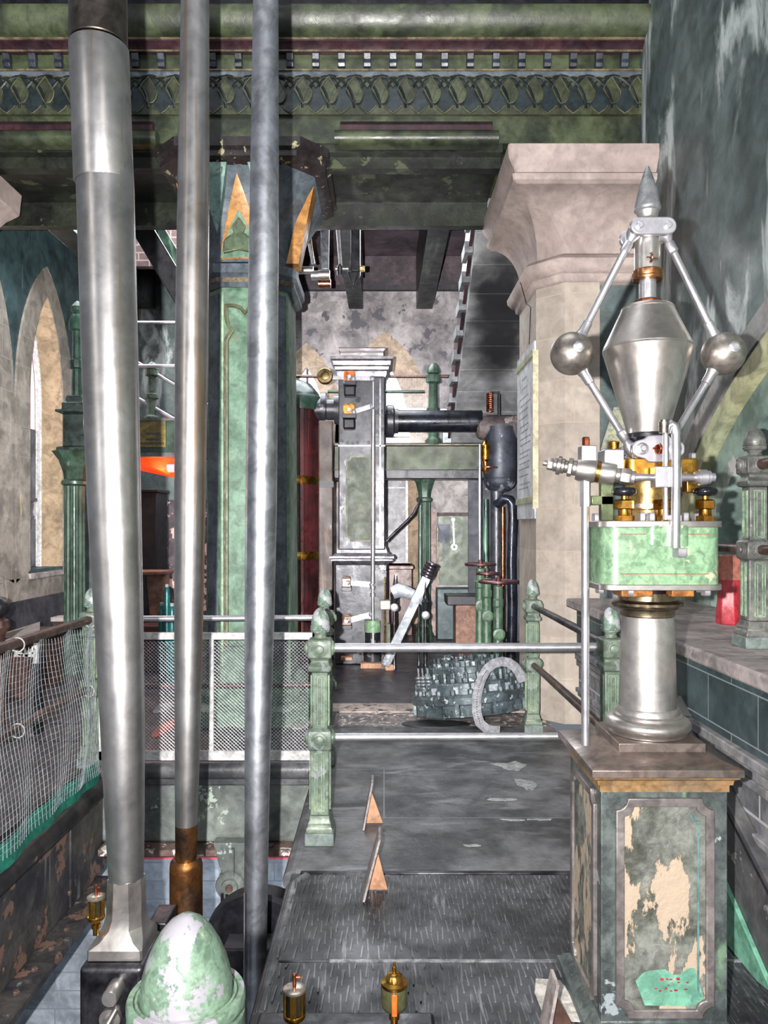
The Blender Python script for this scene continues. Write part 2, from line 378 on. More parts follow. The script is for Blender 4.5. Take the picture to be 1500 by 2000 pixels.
struct('trim_2', MB().box(PX1+.07, 1.3, 3.435, 3.462, -.03, .004), STEELD, bev=.003)
struct('floor_threshold', MB().box(-.4, 1.32, 6.0, 6.45, -.12, -.005), mat('mosaic_floor', '8f8683', '5b5558', 6, 0, .7, .2, patch='cdb9ae', pth=.56, pscale=20))
struct('floor_kerb', MB().box(-.7, 1.32, 6.45, 6.75, -.12, .004), FPALE)
struct('floor_back', MB().box(-.7, 2.2, 6.75, 12.6, -.12, -.002), FDARK)
struct('floor_left', MB().box(-5.2, PX0-.06, .5, 5.12, -.12, 0).box(-5.2, -.4, 5.12, 6.75, -.12, 0).box(-5.2, -.7, 6.75, 12.6, -.12, 0), FBACK)
t = MB()
for y in (5.55, 6.05): t.box(-4.4, -1.95, y, y+.02, -.001, .006)
for x in (-3.2, -2.5): t.box(x, x+.02, 1.2, 5.0, -.001, .006)
struct('trim_3', t, FDARK)
# pit
struct('wall_pit_far', MB().box(PX0-.06, PX1+.05, 5.14, 5.34, -.56, -.14), CONC, bev=.02)
t = MB().tube([(PX0, 5.1, -.06), (PX1+.04, 5.1, -.06)], .06, 12).box(PX0, PX1+.06, 5.08, 5.2, -.16, -.10)
struct('trim_4', t, FSLATE, bev=.01)
t = MB().box(PX0, PX1+.05, 5.02, 5.3, -.60, -.56)
for i in range(7): t.nut((PX0+.12+.2*i, 5.07, -.56), (0, 0, 1), .02, .02)
struct('trim_5', t, mat('rust_flange', '8d6f62', '5c4a46', 6, .2, .6, .4, patch='d5cfca', pth=.6, pscale=9))
struct('wall_pit_right', MB().box(PX1+.08, PX1+.2, .3, 5.2, -.5, -.12), RUST)
pw = MB().box(-4.5, .6, 6.3, 6.4, -5, -.6)
struct('wall_pit_back', pw, WHITEB)
struct('floor_pit', MB().box(-4.5, .6, -.5, 6.3, -4.6, -4.5), WHITEB)
struct('wall_pit_left', MB().box(-4.6, -4.5, -.5, 6.4, -4.5, -.6), WHITEB)
t = MB().box(-2.4, .2, 6.27, 6.3, -1.16, -1.145)
struct('trim_6', t, mat('red_line', 'a8404c'))
# girder down the left of the pit (riveted plates)
g = thing('pit_girder', 'rusty riveted girder along the left side of the pit below the netting', 'girder', (PX0, 3.0, -.8))
t = MB()
for i in range(8):
    y = .7+.56*i; t.box(PX0-.05, PX0-.02+(.008 if i % 2 else 0), y, y+.55, -.74, -.12)
obj('web_plate', t, RUST, g, bev=.004)
obj('bottom_flange', MB().box(PX0-.05, PX0+.12, .6, 5.1, -.80, -.76), RUST, g, bev=.006)
t = MB()
RB = mat('rusty_bolt', '7c6458', '54443e', 9, .4, .5, .2)
for i in range(22):
    y = .8+.2*i; obj('bolt', MB().nut((PX0+.05, y, -.76), (0, 0, 1), .017, .018), RB, g)
    if i % 2: obj('bolt', MB().nut((PX0-.02, y, -.64), (1, 0, 0), .015, .014), RB, g)

tag(obj('floor_edge_pipe', MB().tube([(PX0+.02, .8, -.15), (PX0+.02, 5.0, -.15)], .058, 14), mat('brown_black_pipe', '3c3532', '232226', 3, .2, .45, .2, patch='7b7472', pth=.63), None),
    'dark brown pipe lying along the left floor edge under the netting hem', 'pipe')

# right ledge wall with slate dado
t = MB().box(1.33, 1.5, .4, 5.3, .72, 1.0)
struct('wall_ledge', t, DADO)
struct('wall_ledge_base', MB().box(1.36, 1.5, .4, 5.3, -.02, .72), MOULD)
struct('trim_7', MB().box(1.26, 2.05, .4, 5.32, 1.0, 1.06), LEDGE, bev=.012)
t = MB()
for z0, z1, x in ((.69, .73, 1.30), (.645, .685, 1.315), (.60, .64, 1.325), (.42, .45, 1.32), (.39, .415, 1.335)): t.box(x, 1.38, .4, 5.3, z0, z1)
struct('trim_8', t, MOULD, bev=.006)
struct('wall_ledge_lower', MB().box(1.345, 1.4, .4, 5.3, .45, .60), brick(mat('grey_brick', '8b8a8c', '6c6d72', 3, 0, .7, .2, streak='3a3a40', sth=.63, sscale=(3, 30, 2.5)), .25, .1, 'a5a5a8', .006, 'yz'))
# sloping stone string against the ledge wall + fresh mint paint at its foot
def dl(D, z): return (D, z)
st = MB().prism([(3.45, .80), (2.35, .24), (1.9, .0), (3.15, 0.0), (3.5, .0)], 1.29, 1.345, 'yz')
tag(obj('stair_string', st, mat('grimy_stair_string', '6a6866', '43444a', 2, 0, .6, .3, patch='8b8a84', pth=.6), None, bev=.006), 'grimy sloping stone stair string against the right ledge wall', 'stair string')
tag(obj('painted_kerb', MB().prism([(3.05, .27), (2.98, .28), (2.52, .02), (2.62, .0), (3.2, .0)], 1.272, 1.29, 'yz'), TEALP, None, bev=.003), 'mint green painted kerb panel at the foot of the stair string', 'kerb')

# right side wall with big arch recess
side = MB()
ac, ah, sp_, ri_ = 2.55, 2.75, 1.27, 1.7
side = arch_wall(-.5, 6.1, 0.9, 7.0, 2.0, 2.35, [(ac, ah, .9, sp_, ri_, .55)], axis='y', step=16)
struct('wall_right', side, WTEAL)
def ring(h0, h1, x0, x1, r0, r1, n=26):
    a = arch_poly(ac, h0, .95, sp_, r0, .55, n); b = arch_poly(ac, h1, .95, sp_, r1, .55, n)
    m = MB()
    for i in range(len(a)-1):
        q = [a[i], a[i+1], b[i+1], b[i]]
        m.prism(q, x0, x1, 'yz')
    return m
struct('trim_9', ring(ah-.02, ah-.17, 1.985, 2.2, ri_-.02, ri_-.13), WYEL)
struct('trim_10', ring(ah+.17, ah-.01, 1.975, 2.05, ri_+.14, ri_-.01), WGREY)
struct('trim_11', ring(ah-.16, ah-.46, 2.06, 2.3, ri_-.12, ri_-.33), WARCH)
struct('wall_arch_recess', MB().box(2.34, 2.45, -.5, 6.1, .9, 3.4), WARCH)
tag(obj('sloping_stone_slab', MB().prism([(3.75, 1.12), (3.2, 1.82), (3.35, 1.9), (3.75, 1.93), (4.2, 1.75), (4.35, 1.35), (4.2, 1.1)], 2.24, 2.34, 'yz'), WGREY, None, bev=.01), 'grey sloping plaster haunch inside the arch behind the governor', 'haunch')
struct('trim_12', MB().box(2.31, 2.34, .5, 4.6, 1.50, 1.53), GREYB)

# front teal wall piece at right of the pier and pier itself
struct('wall_front', MB().box(1.6, 2.02, 6.12, 6.4, 0, 4.6), WTEAL)
# ---- sandstone pier
pr = thing('stone_pier', 'tall sandstone pier with concave capital holding up the green beam at right', 'pier', (1.5, 6.5, 0))
def pier_poly(x0, y0, ch, x1=1.70, y1=7.0): return [(x0, y1), (x0, y0+ch), (x0+ch, y0), (x1, y0), (x1, y1)]
obj('shaft', MB().prism(pier_poly(1.235, 6.05, .19), 0, 3.62, 'xy'), STONE, pr)
def loft(polys):
    n = len(polys[0][0]); m = MB(); vs = []; fs = []
    for poly, z in polys: vs += [(u, v, z) for u, v in poly]
    for i in range(len(polys)-1):
        for k in range(n): fs.append((i*n+k, i*n+(k+1) % n, (i+1)*n+(k+1) % n, (i+1)*n+k))
    fs.append(tuple(range(n))); fs.append(tuple(range((len(polys)-1)*n, len(polys)*n)))
    return m.add(vs, fs)
sc_ = []
for e, z in ((0, 3.48), (.03, 3.50), (.035, 3.54), (.06, 3.55), (.095, 3.60), (.10, 3.64), (.07, 3.67), (.02, 3.70)):
    sc_.append((pier_poly(1.235-e, 6.05-e, .19+e*.3, 2.0, 7.0+e), z))
obj('string_course', loft(sc_), STONEP, pr, smooth=50)
cp = []
for i in range(13):
    f = i/12; e = .36*(1-math.cos(f*math.pi/2))**1.0
    z = 3.69+.39*math.sin(f*math.pi/2)
    cp.append((pier_poly(1.245-e*.75, 6.05-e*1.1, .19*(1-f)+.012, 2.0, 7.0+e*.1), z))
obj('concave_capital', loft(cp), STONEP, pr, smooth=25)
ab = []
for e, z in ((0, 4.18), (.035, 4.20), (.045, 4.24), (.02, 4.26), (.03, 4.28), (.07, 4.34), (.08, 4.38), (.08, 4.44)):
    ab.append((pier_poly(.985-e, 5.66-e, .012, 2.0, 7.0+e), z-.10))
obj('abacus', loft(ab), STONEP, pr, smooth=20)
obj('upper_block', MB().box(1.0, 1.98, 6.02, 7.0, 4.34, 4.54), STONEP, pr)

# ---- notice board hanging on the pier's left side
nb = thing('notice_board', 'tall white notice with tan battens hanging on the left face of the pier', 'notice', (1.22, 6.45, 1.6))
y0, y1 = 6.16, 6.95
obj('sheet', MB().box(1.205, 1.222, y0, y1, 1.62, 3.05), PAPER, nb, bev=.003)
obj('batten', MB().box(1.19, 1.205, y0, y1, 2.93, 2.98), WYEL, nb); obj('batten', MB().box(1.19, 1.205, y0, y1, 1.75, 1.80), WYEL, nb)
obj('side_strip', MB().box(1.19, 1.235, y0-.02, y0, 1.70, 2.97), mat('tan_strip', 'cbbf98'), nb)
txt = MB(); rr = random.Random(3)
for i, z in enumerate([2.82, 2.74, 2.66, 2.60, 2.55, 2.49, 2.42, 2.37, 2.31, 2.26, 2.19, 2.15, 2.10, 2.05, 1.99, 1.92, 1.88]):
    a = y0+.16+rr.random()*.12; end = y1-.08-rr.random()*.1
    if i < 2: a += .14; end -= .1
    while a < end:
        w = .02+rr.random()*.05; txt.box(1.2035, 1.206, a, min(a+w*.8, end), z, z+.010); a += w+.016
obj('small_print', txt, INK, nb, smooth=0)
tag(obj('hanging_wire', MB().tube([(1.19, 6.3, 3.05), (1.2, 6.28, 3.35), (1.19, 6.42, 3.42), (1.14, 6.42, 3.6)], .0035, 6), BLACK, None), 'thin wire the white notice hangs from, running over the pier string course', 'wire')

# ---- main entablature beam
BM = thing('entablature_beam', 'huge dark green cast iron beam with gothic tracery across the top', 'beam', (-1.5, 6.4, 4.55))
BX0, BX1 = -4.6, 2.0
obj('box_girder', MB().box(BX0, BX1, 6.0, 7.0, 4.55, 5.5), GRNB, BM)
obj('soffit', MB().box(BX0, .93, 6.02, 7.05, 4.49, 4.55).box(BX0, .93, 6.10, 6.2, 4.40, 4.5).box(BX0, .93, 6.95, 7.05, 4.28, 4.5), mat('dark_green_soffit', '2e3527', '1d1f1c', 3, .1, .4, .25, patch='4a5136', pth=.62), BM)  # underside in a darker green than the beam face
obj('fillet', MB().prism([(6.0, 5.24), (5.94, 5.245), (5.92, 5.265), (5.89, 5.28), (5.89, 5.31), (6.0, 5.31)], BX0, BX1, 'yz'), MAROON, BM)
roll = [(6.0, 5.30)]+[(5.87-.13*math.sin(math.pi*.62*i/10), 5.30+.085*(1-math.cos(math.pi*i/10))) for i in range(11)]+[(6.0, 5.47)]
obj('cornice_roll', MB().prism(roll, BX0, BX1, 'yz'), GRNB, BM)
obj('cornice_top', MB().box(BX0, BX1, 5.80, 6.2, 5.465, 5.9), BLACK, BM)
obj('gilded_line', MB().box(BX0, BX1, 5.872, 5.90, 5.288, 5.300), GOLD, BM, bev=.002)
obj('gilded_line', MB().box(BX0, BX1, 5.935, 5.95, 5.232, 5.244), GOLD, BM, bev=.002)
obj('gilded_line', MB().box(BX0, BX1, 5.955, 5.98, 5.095, 5.108), GOLD, BM, bev=.002)
obj('band', MB().box(BX0, BX1, 5.972, 6.0, 5.06, 5.10), GREYB, BM)
for i in range(31):
    x = BX1-.13-.2*i*1.0
    if x < -4.0: break
    obj('modillion', MB().prism([(6.0, 5.12), (5.96, 5.125), (5.945, 5.15), (5.955, 5.18), (5.935, 5.22), (6.0, 5.235)], x-.028, x+.028, 'yz'), mat('dark_modillion', '3a4350', '20252e', 6, .1, .35, .1), BM, bev=.004)
# tracery: interlaced arches, vesicas and cusped feet
tr = MB(); gd = MB(); bk = MB(); ar_ = MB()
bk.box(BX0, BX1, 5.985, 6.0, 4.79, 5.075)
x = BX1-.03; n_ = 0
while x > -3.6:
    ves = []
    for i in range(20):
        t_ = i/10-1 if i < 10 else 1-(i-10)/10; w = .068*((1-t_**1.5) if t_ > 0 else math.sqrt(max(0, 1-abs(t_)**2.6)))*(1 if i < 10 else -1)
        if i in (0, 10): w = 0
        ves.append((x+w, 5.962, 4.945+.105*t_))
    gd.tube(ves, .0042, 5, closed=True)
    tr.prism([(v[0], v[2]) for v in ves], 5.968, 5.99)
    for q_ in (-1, 1):
        arc = [(x+q_*(.0+.2*math.sin(math.pi/2*i/8)), 5.976-.004*q_, 5.06-.25*(1-math.cos(math.pi/2*i/8))) for i in range(9)]
        ar_.tube(arc, .013, 6)
    tr.prism([(x-.1, 4.76), (x+.1, 4.76), (x+.055, 4.795), (x+.028, 4.822), (x, 4.85), (x-.028, 4.822), (x-.055, 4.795)], 5.968, 6.0)
    gd.tube([(x-.1, 5.962, 4.765), (x-.058, 5.962, 4.795), (x-.032, 5.962, 4.825)], .005, 5)
    gd.tube([(x+.1, 5.962, 4.765), (x+.058, 5.962, 4.795), (x+.032, 5.962, 4.825)], .005, 5)
    gd.tube([(x+.06, 5.962, 5.045), (x+.1, 5.962, 5.052), (x+.14, 5.962, 5.045)], .005, 5)
    tr.prism([(x+.05, 5.04), (x+.15, 5.04), (x+.1, 4.97)], 5.972, 5.99)
    x -= .2
obj('recess', bk, mat('dark_teal_recess', '1c282c', '283438', 4, .1, .4, .1), BM)
obj('interlaced_arches', ar_, mat('dark_arch_green', '232c2c', '161c1e', 4, .1, .4, .1), BM, smooth=30)
obj('tracery', tr, mat('tracery_green', '4c5438', '343a28', 4, .1, .42, .2), BM, smooth=30)
obj('gilded_tracery_edge', gd, mat('dull_gilding', '6f6c48', '44462f', 5, .2, .5, .1), BM, smooth=0)
def lowmould(x0, x1):
    obj('lower_moulding', MB().prism([(6.0, 4.70), (5.96, 4.70), (5.93, 4.66), (5.93, 4.62), (6.0, 4.60)], x0+.04, x1-.04, 'yz'), MAROON, BM)
    obj('lower_roll', MB().prism([(6.0, 4.61), (5.93, 4.61)]+[(5.93-.06*math.sin(math.pi*i/8), 4.61-.055*(1-math.cos(math.pi*i/8))) for i in range(9)]+[(6.0, 4.5)], x0, x1, 'yz'), GRNB, BM)
lowmould(-4.4, -1.75); lowmould(-.38, .88)

# ---- great green column with gothic capital
CO = thing('gothic_column', 'big light green cast iron column with blue-grey corners and gothic capital', 'column', (-1.06, 6.45, 0))
cx0, cx1, cy0 = -1.45, -.76, 6.1
def cpoly(e, ch): return [(cx0-e, 6.8+e), (cx0-e, cy0-e+ch), (cx0-e+ch, cy0-e), (cx1+e-ch, cy0-e), (cx1+e, cy0-e+ch), (cx1+e, 6.8+e)]
obj('shaft', loft([(cpoly(0, .15), .30), (cpoly(-.02, .14), 3.5)]), GRNP, CO)
# corner chamfer panel and front framed panel
ca, cb = Vector((cx0, cy0+.15, 0)), Vector((cx0+.15, cy0, 0)); nrm = Vector((-.7071, -.7071, 0)); tan = (cb-ca).normalized(); cc = (ca+cb)/2
obj('corner_panel', MB().bar(cc+nrm*.004+Vector((0, 0, .45)), cc+nrm*-.012+Vector((0, 0, 3.42)), .13, .012, up=nrm), GREYB, CO)
ca2, cb2 = Vector((cx1, cy0+.15, 0)), Vector((cx1-.15, cy0, 0)); nr2 = Vector((.7071, -.7071, 0)); cc2 = (ca2+cb2)/2
obj('corner_panel', MB().bar(cc2+nr2*.004+Vector((0, 0, .45)), cc2+nr2*-.012+Vector((0, 0, 3.42)), .13, .012, up=nr2), GREYB, CO)
px0, px1 = cx0+.19, cx1-.19
def cusp(x0, x1, z0, z1):
    w = x1-x0; m = (x0+x1)/2
    top = [(x0, z1-.28), (x0+.02, z1-.24), (x0+.05, z1-.2), (x0+.01, z1-.15), (x0, z1-.08), (x0, z1), (x0+.07, z1), (m-.03, z1-.02), (m, z1-.06), (m+.03, z1-.02), (x1-.07, z1), (x1, z1), (x1, z1-.08), (x1-.01, z1-.15), (x1-.05, z1-.2), (x1-.02, z1-.24), (x1, z1-.28)]
    return [(x0, z0)]+top+[(x1, z0)]
cu = cusp(px0, px1, .6, 3.32)
obj('gilded_panel_line', MB().tube([(u, cy0-.004, v) for u, v in cu], .009, 6, closed=True), GOLD, CO)
obj('panel_rim', MB().tube([(u*.93+(px0+px1)/2*.07, cy0-.002, v*.992+.014) for u, v in cu], .016, 6, closed=True), mat('brown_green_rim', '6f7a50', '57603e', 4, 0, .5, .1), CO)
obj('edge_bead', MB().tube([(cx0+.165, cy0-.002, .45), (cx0+.165, cy0+.012, 3.42)], .013, 6).tube([(cx1-.165, cy0-.002, .45), (cx1-.165, cy0+.012, 3.42)], .013, 6), mat('pale_green_bead', 'a9c9a0', '7fa888', 4), CO)
obj('plinth', loft([(cpoly(.16, .17), 0), (cpoly(.16, .17), .12), (cpoly(.08, .16), .16), (cpoly(.08, .16), .22), (cpoly(.02, .15), .30)]), GRNP, CO)
obj('necking', loft([(cpoly(0, .15), 3.46), (cpoly(.025, .15), 3.49), (cpoly(.025, .15), 3.53), (cpoly(.05, .15), 3.56), (cpoly(.05, .15), 3.63), (cpoly(.0, .15), 3.66)]), GREYB, CO)
obj('gilded_ring', loft([(cpoly(.03, .15), 3.492), (cpoly(.03, .15), 3.525)]), GOLD, CO)
bell = []
for i in range(9):
    f = i/8; bell.append((cpoly(.0+.26*f**2.2, .15+.06*f), 3.66+.74*f))
obj('bell', loft(bell), GREYB, CO, smooth=40)
obj('abacus', loft([(cpoly(.24, .2), 4.33), (cpoly(.30, .2), 4.36), (cpoly(.30, .2), 4.40), (cpoly(.33, .2), 4.42), (cpoly(.33, .2), 4.49)]), mat('peeling_maroon', '3a3032', '2a2426', 5, .1, .45, .3, patch='a09a70', pth=.6, pscale=9), CO)
mx = -1.12
def yb(z): return cy0-.26*max(0, (z-3.66)/.74)**2.2
def gable(name, xm, hw, z0, z1, m, th, dz=0):
    mb = MB(); n = 10; L_ = []; R_ = []
    for i in range(n+1):
        f = i/n; z = z0+(z1-z0)*f; w = hw*math.sqrt(max(0, 1-f**1.6)) if hw > .08 else hw*(1-f)
        w = hw*(1-f**1.5); L_.append((xm-w, yb(z)-th, z)); R_.append((xm+w, yb(z)-th, z))
    vs = L_+R_+[(a, b+.08, c) for a, b, c in L_]+[(a, b+.08, c) for a, b, c in R_]; N_ = n+1; fs = []
    mid = [(xm, yb(z0+(z1-z0)*i/n)-th-.03*(1-i/n), z0+(z1-z0)*i/n) for i in range(N_)]
    vs += mid
    for i in range(n):
        fs += [(i, i+1, 4*N_+i+1, 4*N_+i), (4*N_+i, 4*N_+i+1, N_+i+1, N_+i), (i, 2*N_+i, 2*N_+i+1, i+1), (N_+i, N_+i+1, 3*N_+i+1, 3*N_+i)]
    mb.add(vs, fs); return obj(name, mb, m, CO, smooth=20)
gable('ochre_gable', mx-.01, .16, 3.66, 4.27, ORANGE, .045)
gable('green_gable', mx-.01, .15, 3.66, 4.02, GRNP, .085)
tre = [(mx-.13, 3.69), (mx-.12, 3.78), (mx-.07, 3.82), (mx-.045, 3.84), (mx-.06, 3.89), (mx-.01, 3.96), (mx+.04, 3.89), (mx+.025, 3.84), (mx+.05, 3.82), (mx+.10, 3.78), (mx+.11, 3.69), (mx-.01, 3.71)]
obj('trefoil', MB().prism(tre, cy0-.135, cy0-.08), mat('olive_trefoil', '5f7a50', '4a6044', 5), CO)
obj('gilded_trefoil_line', MB().tube([(u, cy0-.137, v) for u, v in tre], .006, 5, closed=True), GOLD, CO)
for s in (-1, 1):
    xm = mx+s*.20
    tri = [(xm-.12, 4.33), (xm+.12, 4.33), (xm+.01, 3.86)]
    def yy(z): return yb(z)-.05
    m1 = MB().add([(u, yy(v), v) for u, v in tri]+[(u, yy(v)+.12, v) for u, v in tri], [(0, 1, 2), (5, 4, 3), (0, 3, 4, 1), (1, 4, 5, 2), (2, 5, 3, 0)])
    obj('inverted_panel', m1, mat('pale_teal_panel', '7fa89a', '658c84', 5), CO)
    tl = [(xm-.085, 4.30), (xm-.02, 4.27), (xm, 4.22), (xm+.02, 4.27), (xm+.085, 4.30), (xm+.05, 4.12), (xm+.012, 3.95), (xm-.04, 4.10)]
    obj('panel_gilding', MB().tube([(u, yy(v)-.006, v) for u, v in tl], .007, 5, closed=True), GOLD, CO)
    obj('side_gable', MB().prism([(mx+s*.43, 3.68), (mx+s*.33, 3.68), (mx+s*.40, 4.0), (mx+s*.56, 4.34)], cy0+.1, cy0+.3), ORANGE, CO)

# ---- walls at the back
struct('wall_back', arch_wall(-1.9, 2.3, 0, 5.5, 12.6, 13.0, [(-.18+.2, .78, 0.0+2.3, 3.0, 1.45, .8), (-1.28, .62, 2.3, 2.95, 1.45, .8)]), WBACK)
struct('wall_back_left', MB().box(-5.4, -1.9, 12.6, 13.0, 0, 5.5), WTEAL)
struct('wall_back_lining', MB().box(-3.6, -2.9, 12.55, 12.6, 0, 2.0), PINKW)
def surround(c, h, sl, sp, ri, t, y, name='trim_13'):
    a = arch_poly(c, h+t, sl, sp, ri+t*1.2, .8, 12); b = arch_poly(c, h, sl, sp, ri, .8, 12); m = MB()
    for i in range(len(a)-1): m.prism([a[i], a[i+1], b[i+1], b[i]], y, y+.1)
    struct(name, m, mat('tan_arch_stone', 'b09880', '94806c', 2.5, 0, .8, .2, patch='6e5f56', pth=.62))
surround(.02, .40, 2.3, 3.0, 1.25, .42, 12.55, 'trim_13'); surround(-1.27, .33, 2.3, 2.95, 1.22, .33, 12.55, 'trim_14')
def win(name, c, h, sl, sp, ri, y, m=DAY):
    w = MB().prism(arch_poly(c, h, sl, sp, ri, .8, 10), y, y+.03); o = obj(name, w, m); o['kind'] = 'structure'
    f = MB(); a = arch_poly(c, h, sl, sp, ri, .8, 10)
    f.tube([(u, y-.02, v) for u, v in a], .03, 6, closed=True); f.box(c-.02, c+.02, y-.03, y, sl, sp+ri*.9)
    for k in range(3): f.box(c-h, c+h, y-.03, y, sl+.45*k+.3, sl+.45*k+.32)
    obj('window_frame', f, mat('dark_window_bar', '55525c'), o)
win('window_1', .02, .78, 2.3, 3.0, 1.45, 12.85); win('window_2', -1.28, .62, 2.3, 2.95, 1.45, 12.85)
struct('wall_back_upper', MB().box(-5.4, 2.3, 12.6, 13.0, 5.5, 6.1), mat('dark_brick_purple', '4c3c44', '2c242c', 3, 0, .7, .2))
struct('trim_15', MB().box(-1.9, 2.3, 12.5, 12.62, 5.42, 5.5), DARK)

# ---- left wall with gothic windows
LW = -5.0
holes = [(9.35, .55, .95, 3.4, 1.55, .8), (11.35, .55, .95, 3.4, 1.55, .8)]
struct('wall_left', arch_wall(7.2, 12.7, 0, 7.0, LW-.45, LW, holes, axis='y', step=14), WTEALD)
for i, (c, h, sl, sp, ri, k) in enumerate(holes):
    a = arch_poly(c, h+.42, sl-.15, sp-.1, ri+.55, .8, 14); b = arch_poly(c, h, sl, sp, ri, .8, 14); m = MB()
    for q in range(len(a)-1): m.prism([a[q], a[q+1], b[q+1], b[q]], LW, LW+.03, 'yz')
    struct('trim_%d' % (16+i), m, STONEW)
    lin_ = MB(); a2 = arch_poly(c, h, sl, sp, ri, .8, 14); b2 = arch_poly(c, h-.015, sl, sp, ri-.015, .8, 14)
    for q in range(len(a2)-1): lin_.prism([a2[q], a2[q+1], b2[q+1], b2[q]], LW-.3, LW+.02, 'yz')
    struct('trim_%d' % (18+i), lin_, mat('warm_reveal_stone', 'b89c78', 'a08664', 2, 0, .8, .15))
    pane = MB().prism(arch_poly(c, h-.02, 3.05, sp, ri-.03, .8, 12), LW-.42, LW-.40, 'yz')
    o = obj('window_%d' % (3+i), pane, DAYP); o['kind'] = 'structure'
    fr = MB(); pp = arch_poly(c, h-.05, sl, sp, ri-.05, .8, 14)
    for dd, xx in ((0, -.36), (.05, -.32), (.1, -.28)):
        p2 = arch_poly(c, h-.04-dd*.6, sl, sp, ri-.05-dd, .8, 14); fr.tube([(LW+xx, u, v) for u, v in p2], .022, 6)
    obj('window_frame', fr, WHITE, o)
    obj('boarding', MB().box(LW-.40, LW-.37, c-h+.03, c+h-.03, .97, 3.05).box(LW-.37, LW-.34, c-h+.03, c+h-.03, 1.95, 2.0), mat('grey_window_board', '75767e', '5a5a64', 1.4, 0, .6, .1, patch='b5b0b8', pth=.6, pscale=1.5), o)
    obj('sill', MB().box(LW-.3, LW+.06, c-h-.05, c+h+.05, .82, .90), LEDGE, o, bev=.01)
struct('wall_left_dado', MB().box(LW, LW+.03, 7.2, 12.6, .5, .85), STONEW)
_m = MB()
for ya, yb2 in ((7.2, 8.4), (9.95, 10.75), (11.95, 12.6)): _m.box(LW+.001, LW+.026, ya, yb2, .85, 3.3)
struct('wall_left_stone', _m, STONEW)
struct('baseboard_left', MB().box(LW, LW+.07, 7.2, 12.6, 0, .55), mat('dark_skirting', '4a4850', '34333a', 3, 0, .5, .2, patch='9aa8a4', pth=.68, pscale=6))
cb_ = thing('wall_corbel', 'pale stone corbel at upper left under the beam', 'corbel', (LW, 8.9, 4.0))
obj('moulded_block', MB().prism([(-3.08, 4.18), (-3.06, 4.36), (-3.4, 4.5), (-3.7, 4.5), (-3.7, 3.8), (-3.4, 3.95), (-3.2, 4.12)], 6.1, 6.5), STONEP, cb_, bev=.01)
obj('shaft', MB().box(-4.1, -3.6, 6.1, 6.5, 0, 4.0), STONEP, cb_)
tag(cb_, 'pale stone pier head at upper left, cut by the picture edge', 'pier')

# ceiling and timbers
struct('ceiling', MB().box(-5.4, 2.3, 7.05, 13.0, 6.0, 6.1), mat('sooty_ceiling', '5c4c56', '3a3038', 1.5, 0, .6, .3, streak='6e5560', sth=.62, sscale=(5, .5, 1)))
for i, (x, w) in enumerate(((-.46, .24), (.66, .27), (-2.7, .3), (-3.9, .3))):
    o = obj('ceiling_beam', MB().box(x-w/2, x+w/2, 7.05, 12.6, 5.13, 6.0), mat('ceiling_beam_green', '2a3634', '1a2022', 3, .1, .4, .2, streak='5c6c60', sth=.6, sscale=(3, .6, 3)), None, bev=.01)
    tag(o, ['dark iron ceiling beam above the valve chest', 'dark iron ceiling beam beside the stone stair', 'dark iron ceiling beam behind the left rods', 'dark iron ceiling beam nearest the left wall'][i], 'beam')
for s, (a, b, lab) in enumerate(((P(190, 300, 7.6), P(430, 700, 7.9), 'dark green diagonal iron brace seen between the first two rods'), (P(235, 330, 8.2), P(470, 740, 8.5), 'second dark diagonal brace just above the first one'))):
    tag(obj('diagonal_brace', MB().bar(a, b, .2, .14, up=(0, -1, 0)), GRNX if s else BLACK, None, bev=.01), lab, 'brace')
tag(obj('brick_panel', MB().box(X(265, 9), X(360, 9), 9, 9.1, Z(520, 9), Z(370, 9)), brick(mat('pink_brick', '7a5654', '5c4244', 3), .25, .09, '9a7a76', .008), None), 'patch of dull pink brickwork high between the left rods', 'brickwork')
